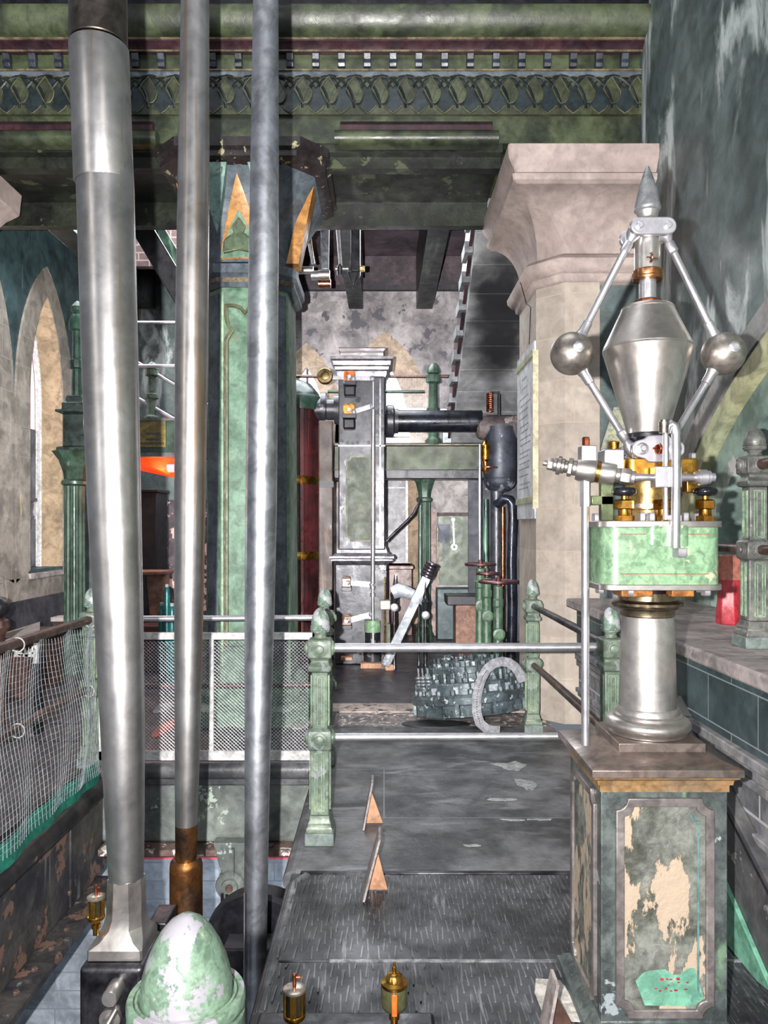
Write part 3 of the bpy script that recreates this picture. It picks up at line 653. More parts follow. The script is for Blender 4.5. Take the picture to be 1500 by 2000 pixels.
# ============================================================= RAILINGS
def make_post(name, label, loc, group='cast iron railing posts', mats=(GRN, GRNF), scale=1.0, egg=None):
    r = thing(name, label, 'railing post', (0, 0, 0), group)
    def sqp(prof): return MB().sq(0, 0, prof)
    sh = MB(); sh.sq(0, 0, [(.046, .14), (.046, .465)]).sq(0, 0, [(.040, .555), (.040, .84)])
    obj('shaft', sh, mats[0], r, bev=.006)
    for k in range(4):
        a = k*math.pi/2; ux, uy = math.cos(a), math.sin(a); vx, vy = -uy, ux; pm = MB()
        for z0, z1, h in ((.165, .445, .046), (.575, .82, .040)):
            o = h+.003
            for w in (.022, .011):
                for s in (-1, 1):
                    pm.cbox((ux*o+vx*s*w, uy*o+vy*s*w, (z0+z1)/2), .005 if abs(ux) > .5 else .004, .005 if abs(uy) > .5 else .004, z1-z0-(.022-w)*1.2)
                for z in (z0+(.022-w)*.6, z1-(.022-w)*.6):
                    pm.cbox((ux*o, uy*o, z), .005 if abs(ux) > .5 else 2*w, .005 if abs(uy) > .5 else 2*w, .004)
        obj('panel_bead', pm, mat('bead_green', '9db890', '6f8f74', 8, 0, .45, .1), r)
    obj('lower_socket', sqp([(.046, .455), (.055, .465), (.058, .47), (.058, .55), (.055, .555), (.042, .565)]), mats[0], r, bev=.004)
    obj('upper_socket', sqp([(.040, .84), (.052, .845), (.058, .855), (.058, .868), (.050, .878), (.042, .895), (.047, .905), (.058, .912), (.058, .995), (.050, 1.0), (.036, 1.004)]), mats[0], r, bev=.004)
    for z in (.512, .954):
        for k in range(4):
            a = k*math.pi/2; d = Vector((math.cos(a), math.sin(a), 0)); p = Vector((0, 0, z))+d*.055
            bo = MB().rev(p, d, [(.040, 0), (.040, .006), (.034, .007), (.034, .012), (.024, .014), (.022, .020), (.012, .024)], 16)
            obj('rail_boss', bo, mats[0], r)
    obj('neck', MB().lathe(0, 0, [(.034, 1.0), (.030, 1.012), (.028, 1.02), (.034, 1.032), (.044, 1.036)], 20), mats[0], r)
    egg = egg or [(.044, 1.034), (.048, 1.040), (.050, 1.048), (.048, 1.054), (.046, 1.056), (.049, 1.058), (.049, 1.064), (.045, 1.066), (.046, 1.07), (.0455, 1.085), (.043, 1.10), (.038, 1.116), (.030, 1.132), (.020, 1.144), (.009, 1.152), (.002, 1.154)]
    obj('finial', MB().lathe(0, 0, egg, 40), mats[1], r, smooth=32)
    obj('base_moulding', sqp([(.062, .055), (.066, .065), (.066, .08), (.056, .095), (.058, .105), (.050, .12), (.048, .14)]), mats[0], r, bev=.004)
    obj('base_block', sqp([(.072, 0), (.070, .06)]), mat('grey_green_block', '7d8d88', '66756f', 6, 0, .5, .15), r, bev=.004)
    r.location = loc; r.scale = (scale,)*3
    return r
post = make_post('railing_post', 'green cast iron railing post at the left end of the nearest rail', (-.315, 3.8, 0))
dup(post, (-.39, 5.06, 0), 'green railing post just behind the nearest one, at the right end of the mesh fence')
dup(post, (1.127, 5.84, 0), 'green railing post in front of the sandstone pier')
dup(post, (1.127, 3.82, 0), 'green railing post half hidden behind the governor column')
dup(post, (-1.905, 5.0, 0), 'green railing post at the corner where the netting ends, behind the thick rod')

def rail(a, b, r, m, label, group=None, n=16):
    return tag(obj('handrail', MB().cyl(a, b, r, n=n), m, None), label, 'handrail', group)
rail((-.255, 3.8, .954), (1.07, 3.82, .954), .0225, STEELB, 'bright steel top rail running right from the nearest post')
rail((-.255, 3.8, .512), (1.07, 3.82, .512), .0185, STEELB, 'bright steel lower rail running right from the nearest post')
rail((1.127, 5.78, .954), (1.127, 3.88, .954), .020, STEELD, 'dark top rail running from the pier post back to the governor')
rail((1.127, 5.78, .512), (1.127, 3.88, .512), .020, BROWNP, 'brown lower rail running from the pier post back to the governor')
rail((-1.85, 5.0, .954), (-.45, 5.06, .954), .019, STEELB, 'steel top rail above the expanded mesh fence')
rail((-1.85, 5.0, .512), (-.45, 5.06, .512), .018, BROWNP, 'brown middle rail behind the expanded mesh fence')
rail((-1.9, 4.95, .954), (-1.88, .9, .954), .027, BROWNP, 'brown wooden top rail the white netting hangs from')
rail((-1.9, 4.95, .512), (-1.88, .9, .512), .024, BROWNP, 'brown lower rail behind the white netting')
# floor post whose finial fills the foreground
near = make_post('railing_post', 'foreground railing post whose big egg finial has worn green paint', (-.221, .86, -.035), mats=(mat('worn_near_post_paint', '9a9f84', '7c8570', 12, .1, .4, .15, patch='8d8088', pth=.60, pscale=24, bscale=60), mat('worn_near_finial_paint', '7c9c80', '64846c', 22, .15, .34, .06, patch='928e96', pth=.50, pscale=13, streak='a8b090', sth=.62, sscale=(18, 18, 18), bscale=60, rvar=.06)),
  egg=[(.045, 1.0), (.062, 1.004), (.0645, 1.012), (.0645, 1.043), (.0625, 1.046), (.0625, 1.049), (.065, 1.052), (.065, 1.061), (.0635, 1.064), (.0575, 1.064), (.0565, 1.060), (.0555, 1.064), (.053, 1.064), (.0505, 1.060), (.0505, 1.072), (.0485, 1.085), (.0445, 1.100), (.0375, 1.117), (.0285, 1.133), (.019, 1.144), (.008, 1.151), (.001, 1.152)])

# ---- white framed expanded mesh fence
mf = thing('mesh_fence_panel', 'white framed expanded metal mesh panel closing the pit beyond the rods', 'mesh fence', (-1.15, 4.93, .05))
fx0, fx1, fz0, fz1, fy = -1.83, -.46, .055, .875, 4.93
fr = MB().box(fx0, fx1, fy-.006, fy+.02, fz1-.045, fz1).box(fx0, fx1, fy-.006, fy+.02, fz0, fz0+.06).box(fx0, fx0+.03, fy-.006, fy+.02, fz0, fz1)
obj('frame', fr, WHITE, mf, bev=.002)
obj('middle_bar', MB().box(-1.12, -1.092, fy-.012, fy+.012, fz0+.06, fz1-.045), WHITE, mf, bev=.002)
ms = MB(); cw, ch = .0245, .0115
nx = int((fx1-fx0)/cw); nz = int((fz1-fz0-.1)/ch)
for j in range(nz):
    z = fz0+.055+j*ch
    pts = [(fx0+.01+i*cw/1.0*.5, z+(ch*.5 if (i+j) % 2 else -ch*.5)) for i in range(nx*2)]
    w = .0019
    vs = []; fs = []
    for x, zz in pts: vs += [(x, fy+.002, zz-w), (x, fy+.0035, zz+w)]
    for i in range(len(pts)-1): fs.append((2*i, 2*i+2, 2*i+3, 2*i+1))
    ms.add(vs, fs)
obj('wire_mesh', ms, WIRE, mf, smooth=0)

# ---- hanging white safety net
nt_ = thing('safety_net', 'white corded safety netting with a green hem hanging from the left rail', 'net', (-1.86, 3.2, 0))
cd = MB(); NN = 116; rr = random.Random(5)
def netpt(f, g, j=0):
    """f along the rail 0 near..1 far; g 0 top..1 bottom"""
    y = 1.5+3.42*f; xw = -1.855+.05*g
    sag = .05*math.sin(g*3.1)*math.sin(f*23)+.02*math.sin(f*61+g*5)
    zt = .945-.02*abs(math.sin(f*math.pi*9)); zb = -.02+.02*math.sin(f*9)
    return Vector((xw+sag*.5, y+.10*math.sin(g*4+f*6)*g*(1-g)*2+.06*math.sin(g*2.6)*math.sin(f*17), zt+(zb-zt)*g))
for i in range(NN):
    f = i/(NN-1)
    cd.tube([netpt(f, k/12) for k in range(13)], .0017, 3)
for g_ in range(1, 30):
    cd.tube([netpt(k/46, g_/30) for k in range(47)], .0007, 3)
obj('cords', cd, NET, nt_, smooth=0)
hem = MB(); vs = []; fs = []
for i in range(47):
    f = i/46; a = netpt(f, .92); b = netpt(f, 1.0)
    vs += [a+Vector((-.012, 0, 0)), b+Vector((-.012, 0, 0)), b+Vector((-.012, 0, -.055)), b+Vector((-.004, 0, -.055)), b+Vector((-.004, 0, 0)), a+Vector((-.004, 0, 0))]
for i in range(46):
    for k in range(6): fs.append((i*6+k, i*6+(k+1) % 6, i*6+6+(k+1) % 6, i*6+6+k))
obj('green_hem', hem.add(vs, fs), NETG, nt_)
for i, (y, z) in enumerate(((4.93, .954), (3.95, .954), (4.9, .512), (3.95, .512), (3.0, .954))):
    obj('cable_tie', MB().torus((-1.885, y, z-.008), (0, 1, 0), .036, .0035, 18, 5), WHITE, nt_)

# ============================================================= LONG RODS
def rod(name, label, segs, D, m, n=36):
    """segs: (py, px centre, px width)"""
    r = thing(name, label, 'rod', tuple(P(segs[-1][1], segs[-1][0], D)))
    return r
def rodmesh(segs, D, n=36):
    mb = MB(); vs = []; fs = []
    for py, pc, pw in segs:
        c = P(pc, py, D); rr_ = pw*D/F/2
        for k in range(n):
            a = 2*math.pi*k/n; vs.append((c.x+rr_*math.cos(a), c.y+rr_*math.sin(a), c.z))
    for i in range(len(segs)-1):
        for k in range(n): fs.append((i*n+k, i*n+(k+1) % n, (i+1)*n+(k+1) % n, (i+1)*n+k))
    fs.append(tuple(range(n))); fs.append(tuple(range((len(segs)-1)*n, len(segs)*n)))
    return mb.add(vs, fs)
D1 = 2.6
r1 = rod('connecting_rod', 'thickest polished steel rod, leftmost of the three, with a sleeve near the top', [(1700, 245, 66)], D1, RODM)
obj('shaft', rodmesh([(91, 194, 103), (200, 200, 104), (365, 206, 108), (700, 215, 106), (1000, 224, 100), (1200, 232, 92), (1400, 239, 84), (1600, 244, 74), (1714, 246.5, 66)], D1), RODM, r1, smooth=60)
obj('sleeve', rodmesh([(92, 193.5, 106), (94, 193.5, 112), (357, 203, 112), (361, 203, 108)], D1), RODM, r1, smooth=30)
obj('top_collar', rodmesh([(-350, 186, 106), (-348, 186, 109), (86, 193, 109), (88, 193, 106)], D1), mat('brown_steel', '8d7f74', '6f645c', 3, 1, .36, .03, streak='a08468', sth=.6, sscale=(14, 14, .4)), r1, smooth=30)
# octagonal flare to square foot, pin, and fork
c0 = P(246.5, 1714, D1); s1 = D1/F
def octf(px, py, w, ch):
    c = P(px, py, D1); w = w*s1/2; ch = ch*s1
    return [(c.x-w+ch, c.y-w), (c.x+w-ch, c.y-w), (c.x+w, c.y-w+ch), (c.x+w, c.y+w-ch), (c.x+w-ch, c.y+w), (c.x-w+ch, c.y+w), (c.x-w, c.y+w-ch), (c.x-w, c.y-w+ch)], c.z
fl_ = [octf(246.5, 1712, 64, 18), octf(247, 1722, 66, 19), octf(247, 1780, 68, 18), octf(245, 1800, 76, 19), octf(243, 1818, 92, 14), octf(241, 1830, 104, 4), octf(241, 1848, 104, 3)]
obj('octagonal_foot', loft(fl_), STEEL, r1, smooth=25)
c = P(241, 1860, D1)
obj('fork_block', MB().box(c.x-.105, c.x+.105, c.y-.12, c.y+.12, c.z-.9, c.z+.018), STEELD, r1, bev=.02, seg=4)
obj('cotter_pin', MB().rev(P(229, 1925, D1-.12), (0, -1, 0), [(.026, 0), (.026, .07), (.023, .075)], 20), STEEL, r1)
obj('cotter_pin', MB().rev(P(218, 1985, D1-.12), (0, -1, 0), [(.034, 0), (.034, .02), (.018, .022), (.018, .05)], 20).cyl(P(226, 1972, D1-.16), P(205, 2010, D1-.2), .009), STEEL, r1)
D2 = 3.3
r2 = rod('pump_rod', 'slimmest steel rod, middle of the three, with rusty brown foot', [(1680, 362, 40)], D2, RODM)
obj('shaft', rodmesh([(-350, 384, 50), (0, 381, 54), (300, 378.5, 60), (700, 374, 64), (1000, 371, 60), (1300, 367.5, 53), (1500, 365.5, 47), (1610, 364, 43)], D2), RODM, r2, smooth=60)
obj('rusty_end', rodmesh([(1610, 364, 43.2), (1690, 363, 40)], D2), RODR, r2, smooth=60)
obj('socket', rodmesh([(1676, 363.5, 50), (1682, 363.5, 60), (1690, 363.5, 63), (1990, 364, 64)], D2), RODR, r2, smooth=40)
D3 = 3.1
r3 = rod('guide_rod', 'smooth blue-grey steel rod, rightmost of the three beside the platform edge', [(1700, 500, 44)], D3, RODM)
obj('shaft', rodmesh([(-350, 521, 46), (0, 519, 49), (300, 517, 55), (700, 513, 60), (1000, 510, 61), (1200, 507, 58), (1400, 504, 52), (1600, 501.5, 47), (1990, 497, 44)], D3), mat('blue_steel_rod', 'dcdfe8', 'c0c4d0', 3, .95, .40, .03, rvar=.06, fine=.2), r3, smooth=60)

def oiler(name, label, x, y, z, s=1.0, style=0, group='brass oil cups'):
    r = thing(name, label, 'oil cup', (x, y, z), group); L_ = lambda prof, n=24: MB().lathe(x, y, [(a*s, z+b*s) for a, b in prof], n)
    if style == 0:
        obj('stem', L_([(.009, -.05), (.009, -.03), (.013, -.03), (.013, -.018), (.008, -.016), (.008, 0)]), BRASS, r)
        obj('glass', L_([(.020, .004), (.020, .058)]), mat('dark_glass', '3a3420', '2a2818', 6, 0, .15, 0), r)
        for k in range(5):
            a = k*2*math.pi/5-math.pi/2
            cg = MB().bar((x+.0225*s*math.cos(a), y+.0225*s*math.sin(a), z), (x+.0225*s*math.cos(a), y+.0225*s*math.sin(a), z+.06*s), .014*s, .004*s, up=(math.cos(a), math.sin(a), 0))
            obj('cage_bar', cg, BRASS, r)
        obj('base_ring', L_([(.024, -.004), (.0255, 0), (.0255, .006), (.024, .008)]), BRASS, r)
        obj('lid', L_([(.024, .056), (.026, .058), (.026, .063), (.020, .066), (.004, .066)]), mat('silver_lid', 'cfc4b4', 'b0a494', 9, .8, .3), r)
        obj('tap', L_([(.004, .064), (.004, .082), (.005, .084), (.005, .094), (.003, .096)]).cyl((x, y, z+.088*s), (x+.014*s, y, z+.088*s), .0035*s), COPPER, r)
    else:
        obj('stem', L_([(.008, -.05), (.008, -.02), (.012, -.02), (.012, -.004), (.008, 0)]), BRASS, r)
        obj('glass', L_([(.018, -.002), (.026, .006), (.030, .016), (.0305, .050), (.028, .056)]), GLASS, r, smooth=60)
        obj('oil_stripe', MB().box(x-.006*s, x+.006*s, y-.0325*s, y-.028*s, z+.004*s, z+.052*s), OILO, r, bev=.001)
        obj('lid', L_([(.028, .054), (.0305, .058), (.030, .064), (.020, .067), (.018, .078), (.013, .084), (.005, .086)]), BRASS, r, smooth=40)
        obj('plunger', L_([(.005, .084), (.005, .098), (.003, .100), (.003, .108), (.001, .109)]), BRASS, r)
    return r
oc = P(192, 1786, 2.56)
oiler('oil_cup', 'old brass oil cup on the left of the thick rod foot', oc.x, oc.y-.02, oc.z, 1.12, 0)
oc = P(575, 1984, 1.75); b1 = (oc.x, oc.y, oc.z)
oiler('oil_cup', 'caged brass oil cup with silver lid at the bottom edge of the picture', *b1, 1.0, 0)
oc = P(770, 1972, 1.75); b2 = (oc.x, oc.y, oc.z)
oiler('oil_cup', 'glass oil cup with an orange oil stripe, right one at the bottom edge', *b2, 1.0, 1)
bh = thing('crank_bearing', 'black iron bearing housing under the two brass oil cups, below the picture edge', 'bearing', (-.1, 1.75, 0))
obj('bearing_cap', MB().box(-.3, .12, 1.66, 1.84, b1[2]-.16, b1[2]-.045).box(-.3, .12, 1.66, 1.84, -.0, b1[2]-.15), BLACK, bh, bev=.01)

# black crank block also standing in for the egg's cast shadow, bracket with eye, ring bolt
cr = thing('crank_shadow_web', 'black oily crank web standing in the pit between the rods', 'crank', (-.75, 2.9, -1.2))
obj('web', MB().box(X(440, 3.5), X(556, 3.5)+.02, 3.42, 3.56, -3.5, Z(1835, 3.5)), BLACK, cr, bev=.01)
obj('rim', MB().rev((X(500, 3.55), 3.62, Z(1870, 3.6)), (0, 1, 0), [(.26, 0), (.28, .02), (.28, .12), (.26, .14)], 36), BLACK, cr)
br = thing('eye_bracket', 'grey green cast bracket with a round eye hanging over the white pit wall', 'bracket', tuple(P(448, 1640, 4.98)))
p0 = P(448, 1652, 4.98); e0 = P(452, 1722, 4.98)
obj('arm', MB().prism([(p0.x-.10, p0.z+.03), (p0.x+.13, p0.z+.03), (p0.x+.10, e0.z), (p0.x-.03, e0.z)], 4.95, 5.05), CONC, br, bev=.006)
obj('web_rib', MB().box(p0.x+.01, p0.x+.04, 4.92, 4.95, e0.z+.05, p0.z), CONC, br)
obj('eye', MB().rev((e0.x, 4.93, e0.z-.01), (0, 1, 0), [(.09, 0), (.095, .01), (.095, .13)], 28).rev((e0.x, 4.91, e0.z-.01), (0, 1, 0), [(.05, 0), (.055, .02)], 20), CONC, br)
obj('pin', MB().rev((e0.x, 4.89, e0.z-.01), (0, 1, 0), [(.02, 0), (.024, .005), (.024, .03)], 12), mat('rust_pin', '8a6a5c', '6a5048', 8, .3, .5), br)
sh = thing('slide_block', 'dark steel crosshead slide between the thick rod and the middle rod', 'crosshead', (-.8, 3.0, -.4))
obj('body', MB().box(X(296, 3.0), X(332, 3.0), 2.95, 3.1, -2.6, Z(1790, 3.0)), STEELD, sh, bev=.006)
obj('cross_arm', MB().box(X(262, 3.0), X(396, 3.0), 2.98, 3.08, -2.6, Z(1835, 3.0)), BLACK, sh, bev=.006)
for px, lab in ((434, 'thin dark guide bar left of the guide rod'), (477, 'thin bright guide bar touching the guide rod')):
    tag(obj('guide_bar', MB().cyl(P(px, 1745, 3.9 if px < 450 else 2.9), P(px, 2120, 3.9 if px < 450 else 2.9), .008 if px < 450 else .0022), BLACK if px < 450 else STEELB, None), lab, 'guide bar')

# ---- plywood sign stands on the floor
def stand(x, y, h, d, lean, label, wood=WOOD):
    r = thing('plywood_prop', label, 'sign stand', (x, y, 0), 'small wooden sign stands along the floor')
    ce = lambda t, yy: (x+lean*t, yy, t*h)
    b = MB(); th = .010
    vs = [(x, y, .002), (x+th, y, .002), (x+th+lean, y+d*.15, h), (x+lean, y+d*.15, h), (x, y+d, .002), (x+th, y+d, .002), (x+th+lean, y+d, h), (x+lean, y+d, h)]
    b.add(vs, [(0, 1, 2, 3), (7, 6, 5, 4), (0, 4, 5, 1), (3, 2, 6, 7), (0, 3, 7, 4), (1, 5, 6, 2)])
    obj('board', b, WOODE, r, bev=.001)
    ym = y+d*.6
    obj('brace', MB().prism([(x+th*.8, .003), (x+.105, .003), (x+th+lean*.72, h*.74)], ym, ym+.012), wood, r, bev=.001)
    return r
stand(X(708, 3.92), 3.92, .235, .16, .045, 'far triangular plywood prop behind the other one on the slate floor')
stand(X(708, 3.17), 3.17, .245, .18, .065, 'nearer triangular plywood prop standing on the ribbed iron plates')
stand(X(1062, 2.33), 2.30, .17, .10, .035, 'small leaning dark board prop at the bottom edge beside the pedestal', WOODD)
tag(obj('torn_paper', MB().prism([(.505, 2.41), (.62, 2.40), (.62, 2.52), (.60, 2.62), (.52, 2.63), (.50, 2.55)], .0035, .006, 'xy'), mat('torn_paper', 'd6d0c4', 'bfb8ae', 9, 0, .8, .1), None), 'torn scrap of pale paper on the floor beside the pedestal', 'paper')
rr = random.Random(9)
for i, (px, py, w, h, lab) in enumerate(((1000, 1497, 66, 20, 'largest white paint spill on the slate floor'), (1030, 1533, 40, 26, 'white paint spill curling toward the pedestal'), (985, 1562, 62, 7, 'thin white paint spill along a slab joint'), (1000, 1602, 46, 5, 'thin white streak left of the pair on the slate'), (1056, 1601, 48, 4, 'thin white streak right of the pair on the slate'), (920, 1652, 34, 5, 'crooked white scratch on the slate floor'))):
    D = 1.55*F/(py-HY); s = D/F; n = 14; pts = []
    for k in range(n):
        a = 2*math.pi*k/n; q = .55+.6*rr.random()
        pts.append((X(px, D)+w*s/2*math.cos(a)*q+ (w*s*.15*math.sin(2*a)), D+h*s*D/1.55/2*math.sin(a)*q))
    tag(obj('paint_spill', MB().prism(pts, .0, .0025, 'xy'), mat('spilt_paint', 'b5b7b4', '8d9092', 14, 0, .6, .1), None), lab, 'paint spill', 'white spills on the floor')
# ============================================================= GOVERNOR PEDESTAL
gx, gy = .858, 2.5
qx = .843
pd = thing('governor_pedestal', 'tall square iron pedestal with peeling green panels under the governor', 'pedestal', (qx, gy, 0))
h = .19
obj('body', MB().sq(qx, gy, [(h+.04, -.0), (h+.04, .03), (h+.03, .035), (h+.02, .05), (h, .062), (h, .765)]), PEDG, pd, bev=.003)
def notch(cx, cz, hw, hh, n):
    c = []
    for sx, sz in ((-1, -1), (-1, 1), (1, 1), (1, -1)):
        q = []
        for i in range(6):
            a = math.pi/2*i/5; q.append((cx+sx*(hw-n*math.cos(a)), cz+sz*(hh-n*math.sin(a))))
        if sx*sz < 0: q = q[::-1]
        c += q
    return c
zc, hh_ = (.078+.738)/2, (.738-.078)/2
for side_, (ax, sg) in (('front', ('y', -1)), ('left', ('x', -1)), ('right', ('x', 1))):
    c_ = qx if ax == 'y' else gy
    o_ = notch(c_, zc, .148, hh_, .036); i_ = notch(c_, zc, .122, hh_-.026, .028); g_ = notch(c_, zc, .100, hh_-.05, .02)
    def mk(poly_o, poly_i, d0, d1):
        if ax == 'y': return MB().frame(poly_o, poly_i, gy-h-d0, gy-h-d1, 'xz')
        return MB().frame(poly_o, poly_i, qx+sg*(h+d0), qx+sg*(h+d1), 'yz')
    obj('panel_frame', mk(o_, i_, -.002, .012), FRAMEP, pd, bev=.003)
    pnl = MB().prism(i_, gy-h+.002, gy-h-.003, 'xz') if ax == 'y' else MB().prism(i_, qx+sg*(h-.002), qx+sg*(h+.003), 'yz')
    obj('peeling_panel', pnl, PEDP, pd)
    pl = MB()
    pts = [(u, gy-h-.0045, v) if ax == 'y' else (qx+sg*(h+.0045), u, v) for u, v in g_]
    if ax == 'y': pts = [p for p in pts if p[0] > qx+.02 or p[2] < .2]
    if ax == 'y':
        obj('painted_line', pl.tube(pts[-12:], .004, 4), mat('teal_line', '4c7f7c', '5c8c88', 9, 0, .4), pd)
        rr = random.Random(2); a = []
        top = [(qx+.09-.2*i/9, .205+rr.random()*.022-.03*(i > 7)) for i in range(10)]
        obj('mint_patch', MB().prism([(qx-.06, .115), (qx+.085, .112), (qx+.118, .135)]+top[:9], gy-h-.0045, gy-h, 'xz'), TEALP, pd)
        rs = MB()
        for q in range(16):
            u = qx-.06+rr.random()*.13; v = .15+rr.random()*.045; rs.box(u, u+.003+.008*rr.random(), gy-h-.0055, gy-h-.004, v, v+.002+.003*rr.random())
        obj('red_flake', rs, RED, pd)
cap = MB().sq(qx, gy, [(h+.004, .755), (h+.004, .775), (h+.012, .778), (h+.014, .792), (h+.026, .80), (h+.028, .806), (h+.02, .808)])
obj('cap_moulding', cap, CAPO, pd)
obj('cap_slab', MB().sq(qx, gy, [(h+.034, .806), (h+.036, .808), (h+.036, .829), (h+.034, .831), (.145, .856), (.14, .858)]), CAPM, pd, bev=.0015)
gxp = gx
obj('column_plinth', MB().box(gx-.134, gx+.134, gy-.134, gy+.134, .852, .884), CAPM, pd, bev=.002)

# ============================================================= GOVERNOR
gv = thing('governor', 'polished steel fly-ball governor with two balls, vase weight and spike', 'governor', (gx, gy, .884))
def G(prof, m, name, n=40, smooth=35, x=gx): return obj(name, MB().lathe(x, gy, prof, n), m, gv, smooth=smooth)
G([(.112, .884), (.122, .886), (.122, .892), (.126, .898), (.134, .908), (.134, .922), (.124, .934), (.108, .938), (.108, .946), (.104, .95), (.100, .95), (.098, .962), (.093, .97)], STEEL, 'column_base', smooth=40)
G([(.092, .965), (.090, .99), (.086, 1.15), (.081, 1.262), (.081, 1.27)], STEEL, 'column_shaft', smooth=60)
G([(.082, 1.262), (.086, 1.266), (.086, 1.278), (.088, 1.285), (.108, 1.292), (.114, 1.300), (.112, 1.308), (.098, 1.314), (.09, 1.316), (.09, 1.34)], mat('gold_tinted_steel', 'b5a080', '8f7c60', 5, 1, .3, .03), 'column_capital')
# green cylinder box
def rrect(cx, cy, hx, hy, r, n=6):
    pts = []
    for sx, sy, a0 in ((1, 1, 0), (-1, 1, 90), (-1, -1, 180), (1, -1, 270)):
        for i in range(n+1):
            a = R(a0+90*i/n); pts.append((cx+sx*(hx-r)+r*math.cos(a), cy+sy*(hy-r)+r*math.sin(a)))
    return pts
bx = .866
obj('valve_chest', MB().prism(rrect(bx, gy-.01, .185, .115, .05), 1.372, 1.556, 'xy'), GRNE, gv, smooth=50)
obj('bottom_plate', MB().prism(rrect(bx-.003, gy-.01, .196, .126, .055), 1.355, 1.373, 'xy'), STEEL, gv, bev=.002)
obj('top_plate', MB().prism(rrect(bx-.003, gy-.01, .196, .126, .055), 1.550, 1.570, 'xy'), STEEL, gv, bev=.002)
obj('rear_chest_shadow', MB().box(bx+.10, bx+.22, gy+.03, gy+.2, 1.36, 1.55), mat('rear_shadow_brown', '4a3c34', '2c2a28', 5, .1, .5, .2), gv, bev=.008)  # dark block stands in for the shadow at the chest's right side
obj('front_lug', MB().prism([(bx-.01+ .045*math.cos(math.pi+math.pi*i/10)+.04, gy-.12+.03*math.sin(math.pi+math.pi*i/10)) for i in range(11)]+[(bx+.075, gy-.1), (bx-.015, gy-.1)], 1.492, 1.556, 'xy'), GRNE, gv, smooth=50)
obj('front_lug', MB().rev((bx-.03, gy-.108, 1.496), (0, 0, 1), [(.03, 0), (.03, .06)], 20), GRNE, gv)
pl = MB()
for z in (1.405, 1.528): pl.box(bx-.135, bx+.14, gy-.1262, gy-.124, z, z+.002)
obj('red_pin_line', pl, mat('red_pin', 'b8402c', '8c4a34', 30, 0, .5), gv)
nuts = MB(); nb_ = MB()
for dx, dy in ((-.165, 0), (-.1, -.095), (.14, -.09), (.165, .04)): nuts.nut((bx+dx, gy+dy-.01, 1.357), (0, 0, -1), .016, .02)
for dx, dy in ((-.17, .03), (-.058, -.08), (-.03, -.085), (.078, -.08), (.165, .05)): nuts.nut((bx+dx, gy+dy-.01, 1.570), (0, 0, 1), .014, .026)
obj('plate_bolt', nuts, STEELB, gv)
for x0, x1 in ((-.128, -.03), (.028, .098)):
    obj('rusty_packing', MB().box(bx+x0, bx+x1, gy-.115, gy-.02, 1.334, 1.356), mat('rusty_orange_packing', 'c8823c', '8f5a30', 12, .3, .4, .2), gv, bev=.003)
G([(.075, 1.314), (.075, 1.357)], STEELD, 'neck_ring')
obj('chest_bolt', MB().nut((gx+.045+.012, gy-.125, 1.487), (0, 0, -1), .024, .03), STEELB, gv)
# brass glands with black handwheels
for nm, dx, dy, hi in (('left', -.112, -.09, 1), ('right', .142, -.09, 1), ('mid', .012, -.085, 0)):
    x, y = bx+dx, gy+dy; m = MB()
    m.rev((x, y, 1.57), (0, 0, 1), [(.030, 0), (.030, .016)], 6); m.lathe(x, y, [(.021, 1.585), (.019, 1.590), (.019, 1.606), (.022, 1.608)]); m.rev((x, y, 1.607), (0, 0, 1), [(.028, 0), (.031, .002), (.031, .026), (.027, .03)], 6)
    obj('brass_gland', m, BRASS, gv)
    if hi:
        obj('gland_spindle', MB().lathe(x, y, [(.010, 1.635), (.010, 1.656)]), BRASS, gv)
        obj('handwheel', MB().lathe(x, y, [(.012, 1.648), (.030, 1.650), (.0365, 1.657), (.0365, 1.667), (.030, 1.674), (.010, 1.675)], 28), mat('black_bakelite', '14141c', '1e1e28', 5, 0, .2, 0), gv, smooth=50)
# inner brass body
G([(.062, 1.57), (.062, 1.605), (.070, 1.608), (.070, 1.70)], mat('pale_brass', 'd0b070', 'b09058', 6, .8, .3), 'brass_body')
G([(.071, 1.612), (.0715, 1.616), (.0715, 1.622), (.071, 1.626)], STEEL, 'steel_band')
obj('brass_head', MB().prism(rrect(gx+.022, gy, .118, .085, .03), 1.70, 1.768, 'xy'), BRASS, gv, bev=.004)
hb = MB()
for dx, dy in ((-.08, -.06), (-.005, -.07), (.10, -.06), (-.08, .06), (.10, .06)): hb.nut((gx+.022+dx, gy+dy, 1.768), (0, 0, 1), .012, .018)
obj('head_bolt', hb, STEELB, gv)
obj('brass_lug', MB().box(gx+.10, gx+.135, gy-.07, gy-.02, 1.66, 1.72), BRASS, gv, bev=.003)
obj('side_bearing', MB().box(gx-.155, gx-.09, gy-.05, gy+.03, 1.735, 1.80), STEELB, gv, bev=.004)
obj('brass_oiler', MB().lathe(gx-.115, gy-.02, [(.014, 1.80), (.017, 1.802), (.017, 1.825), (.013, 1.828)]), BRASS, gv)
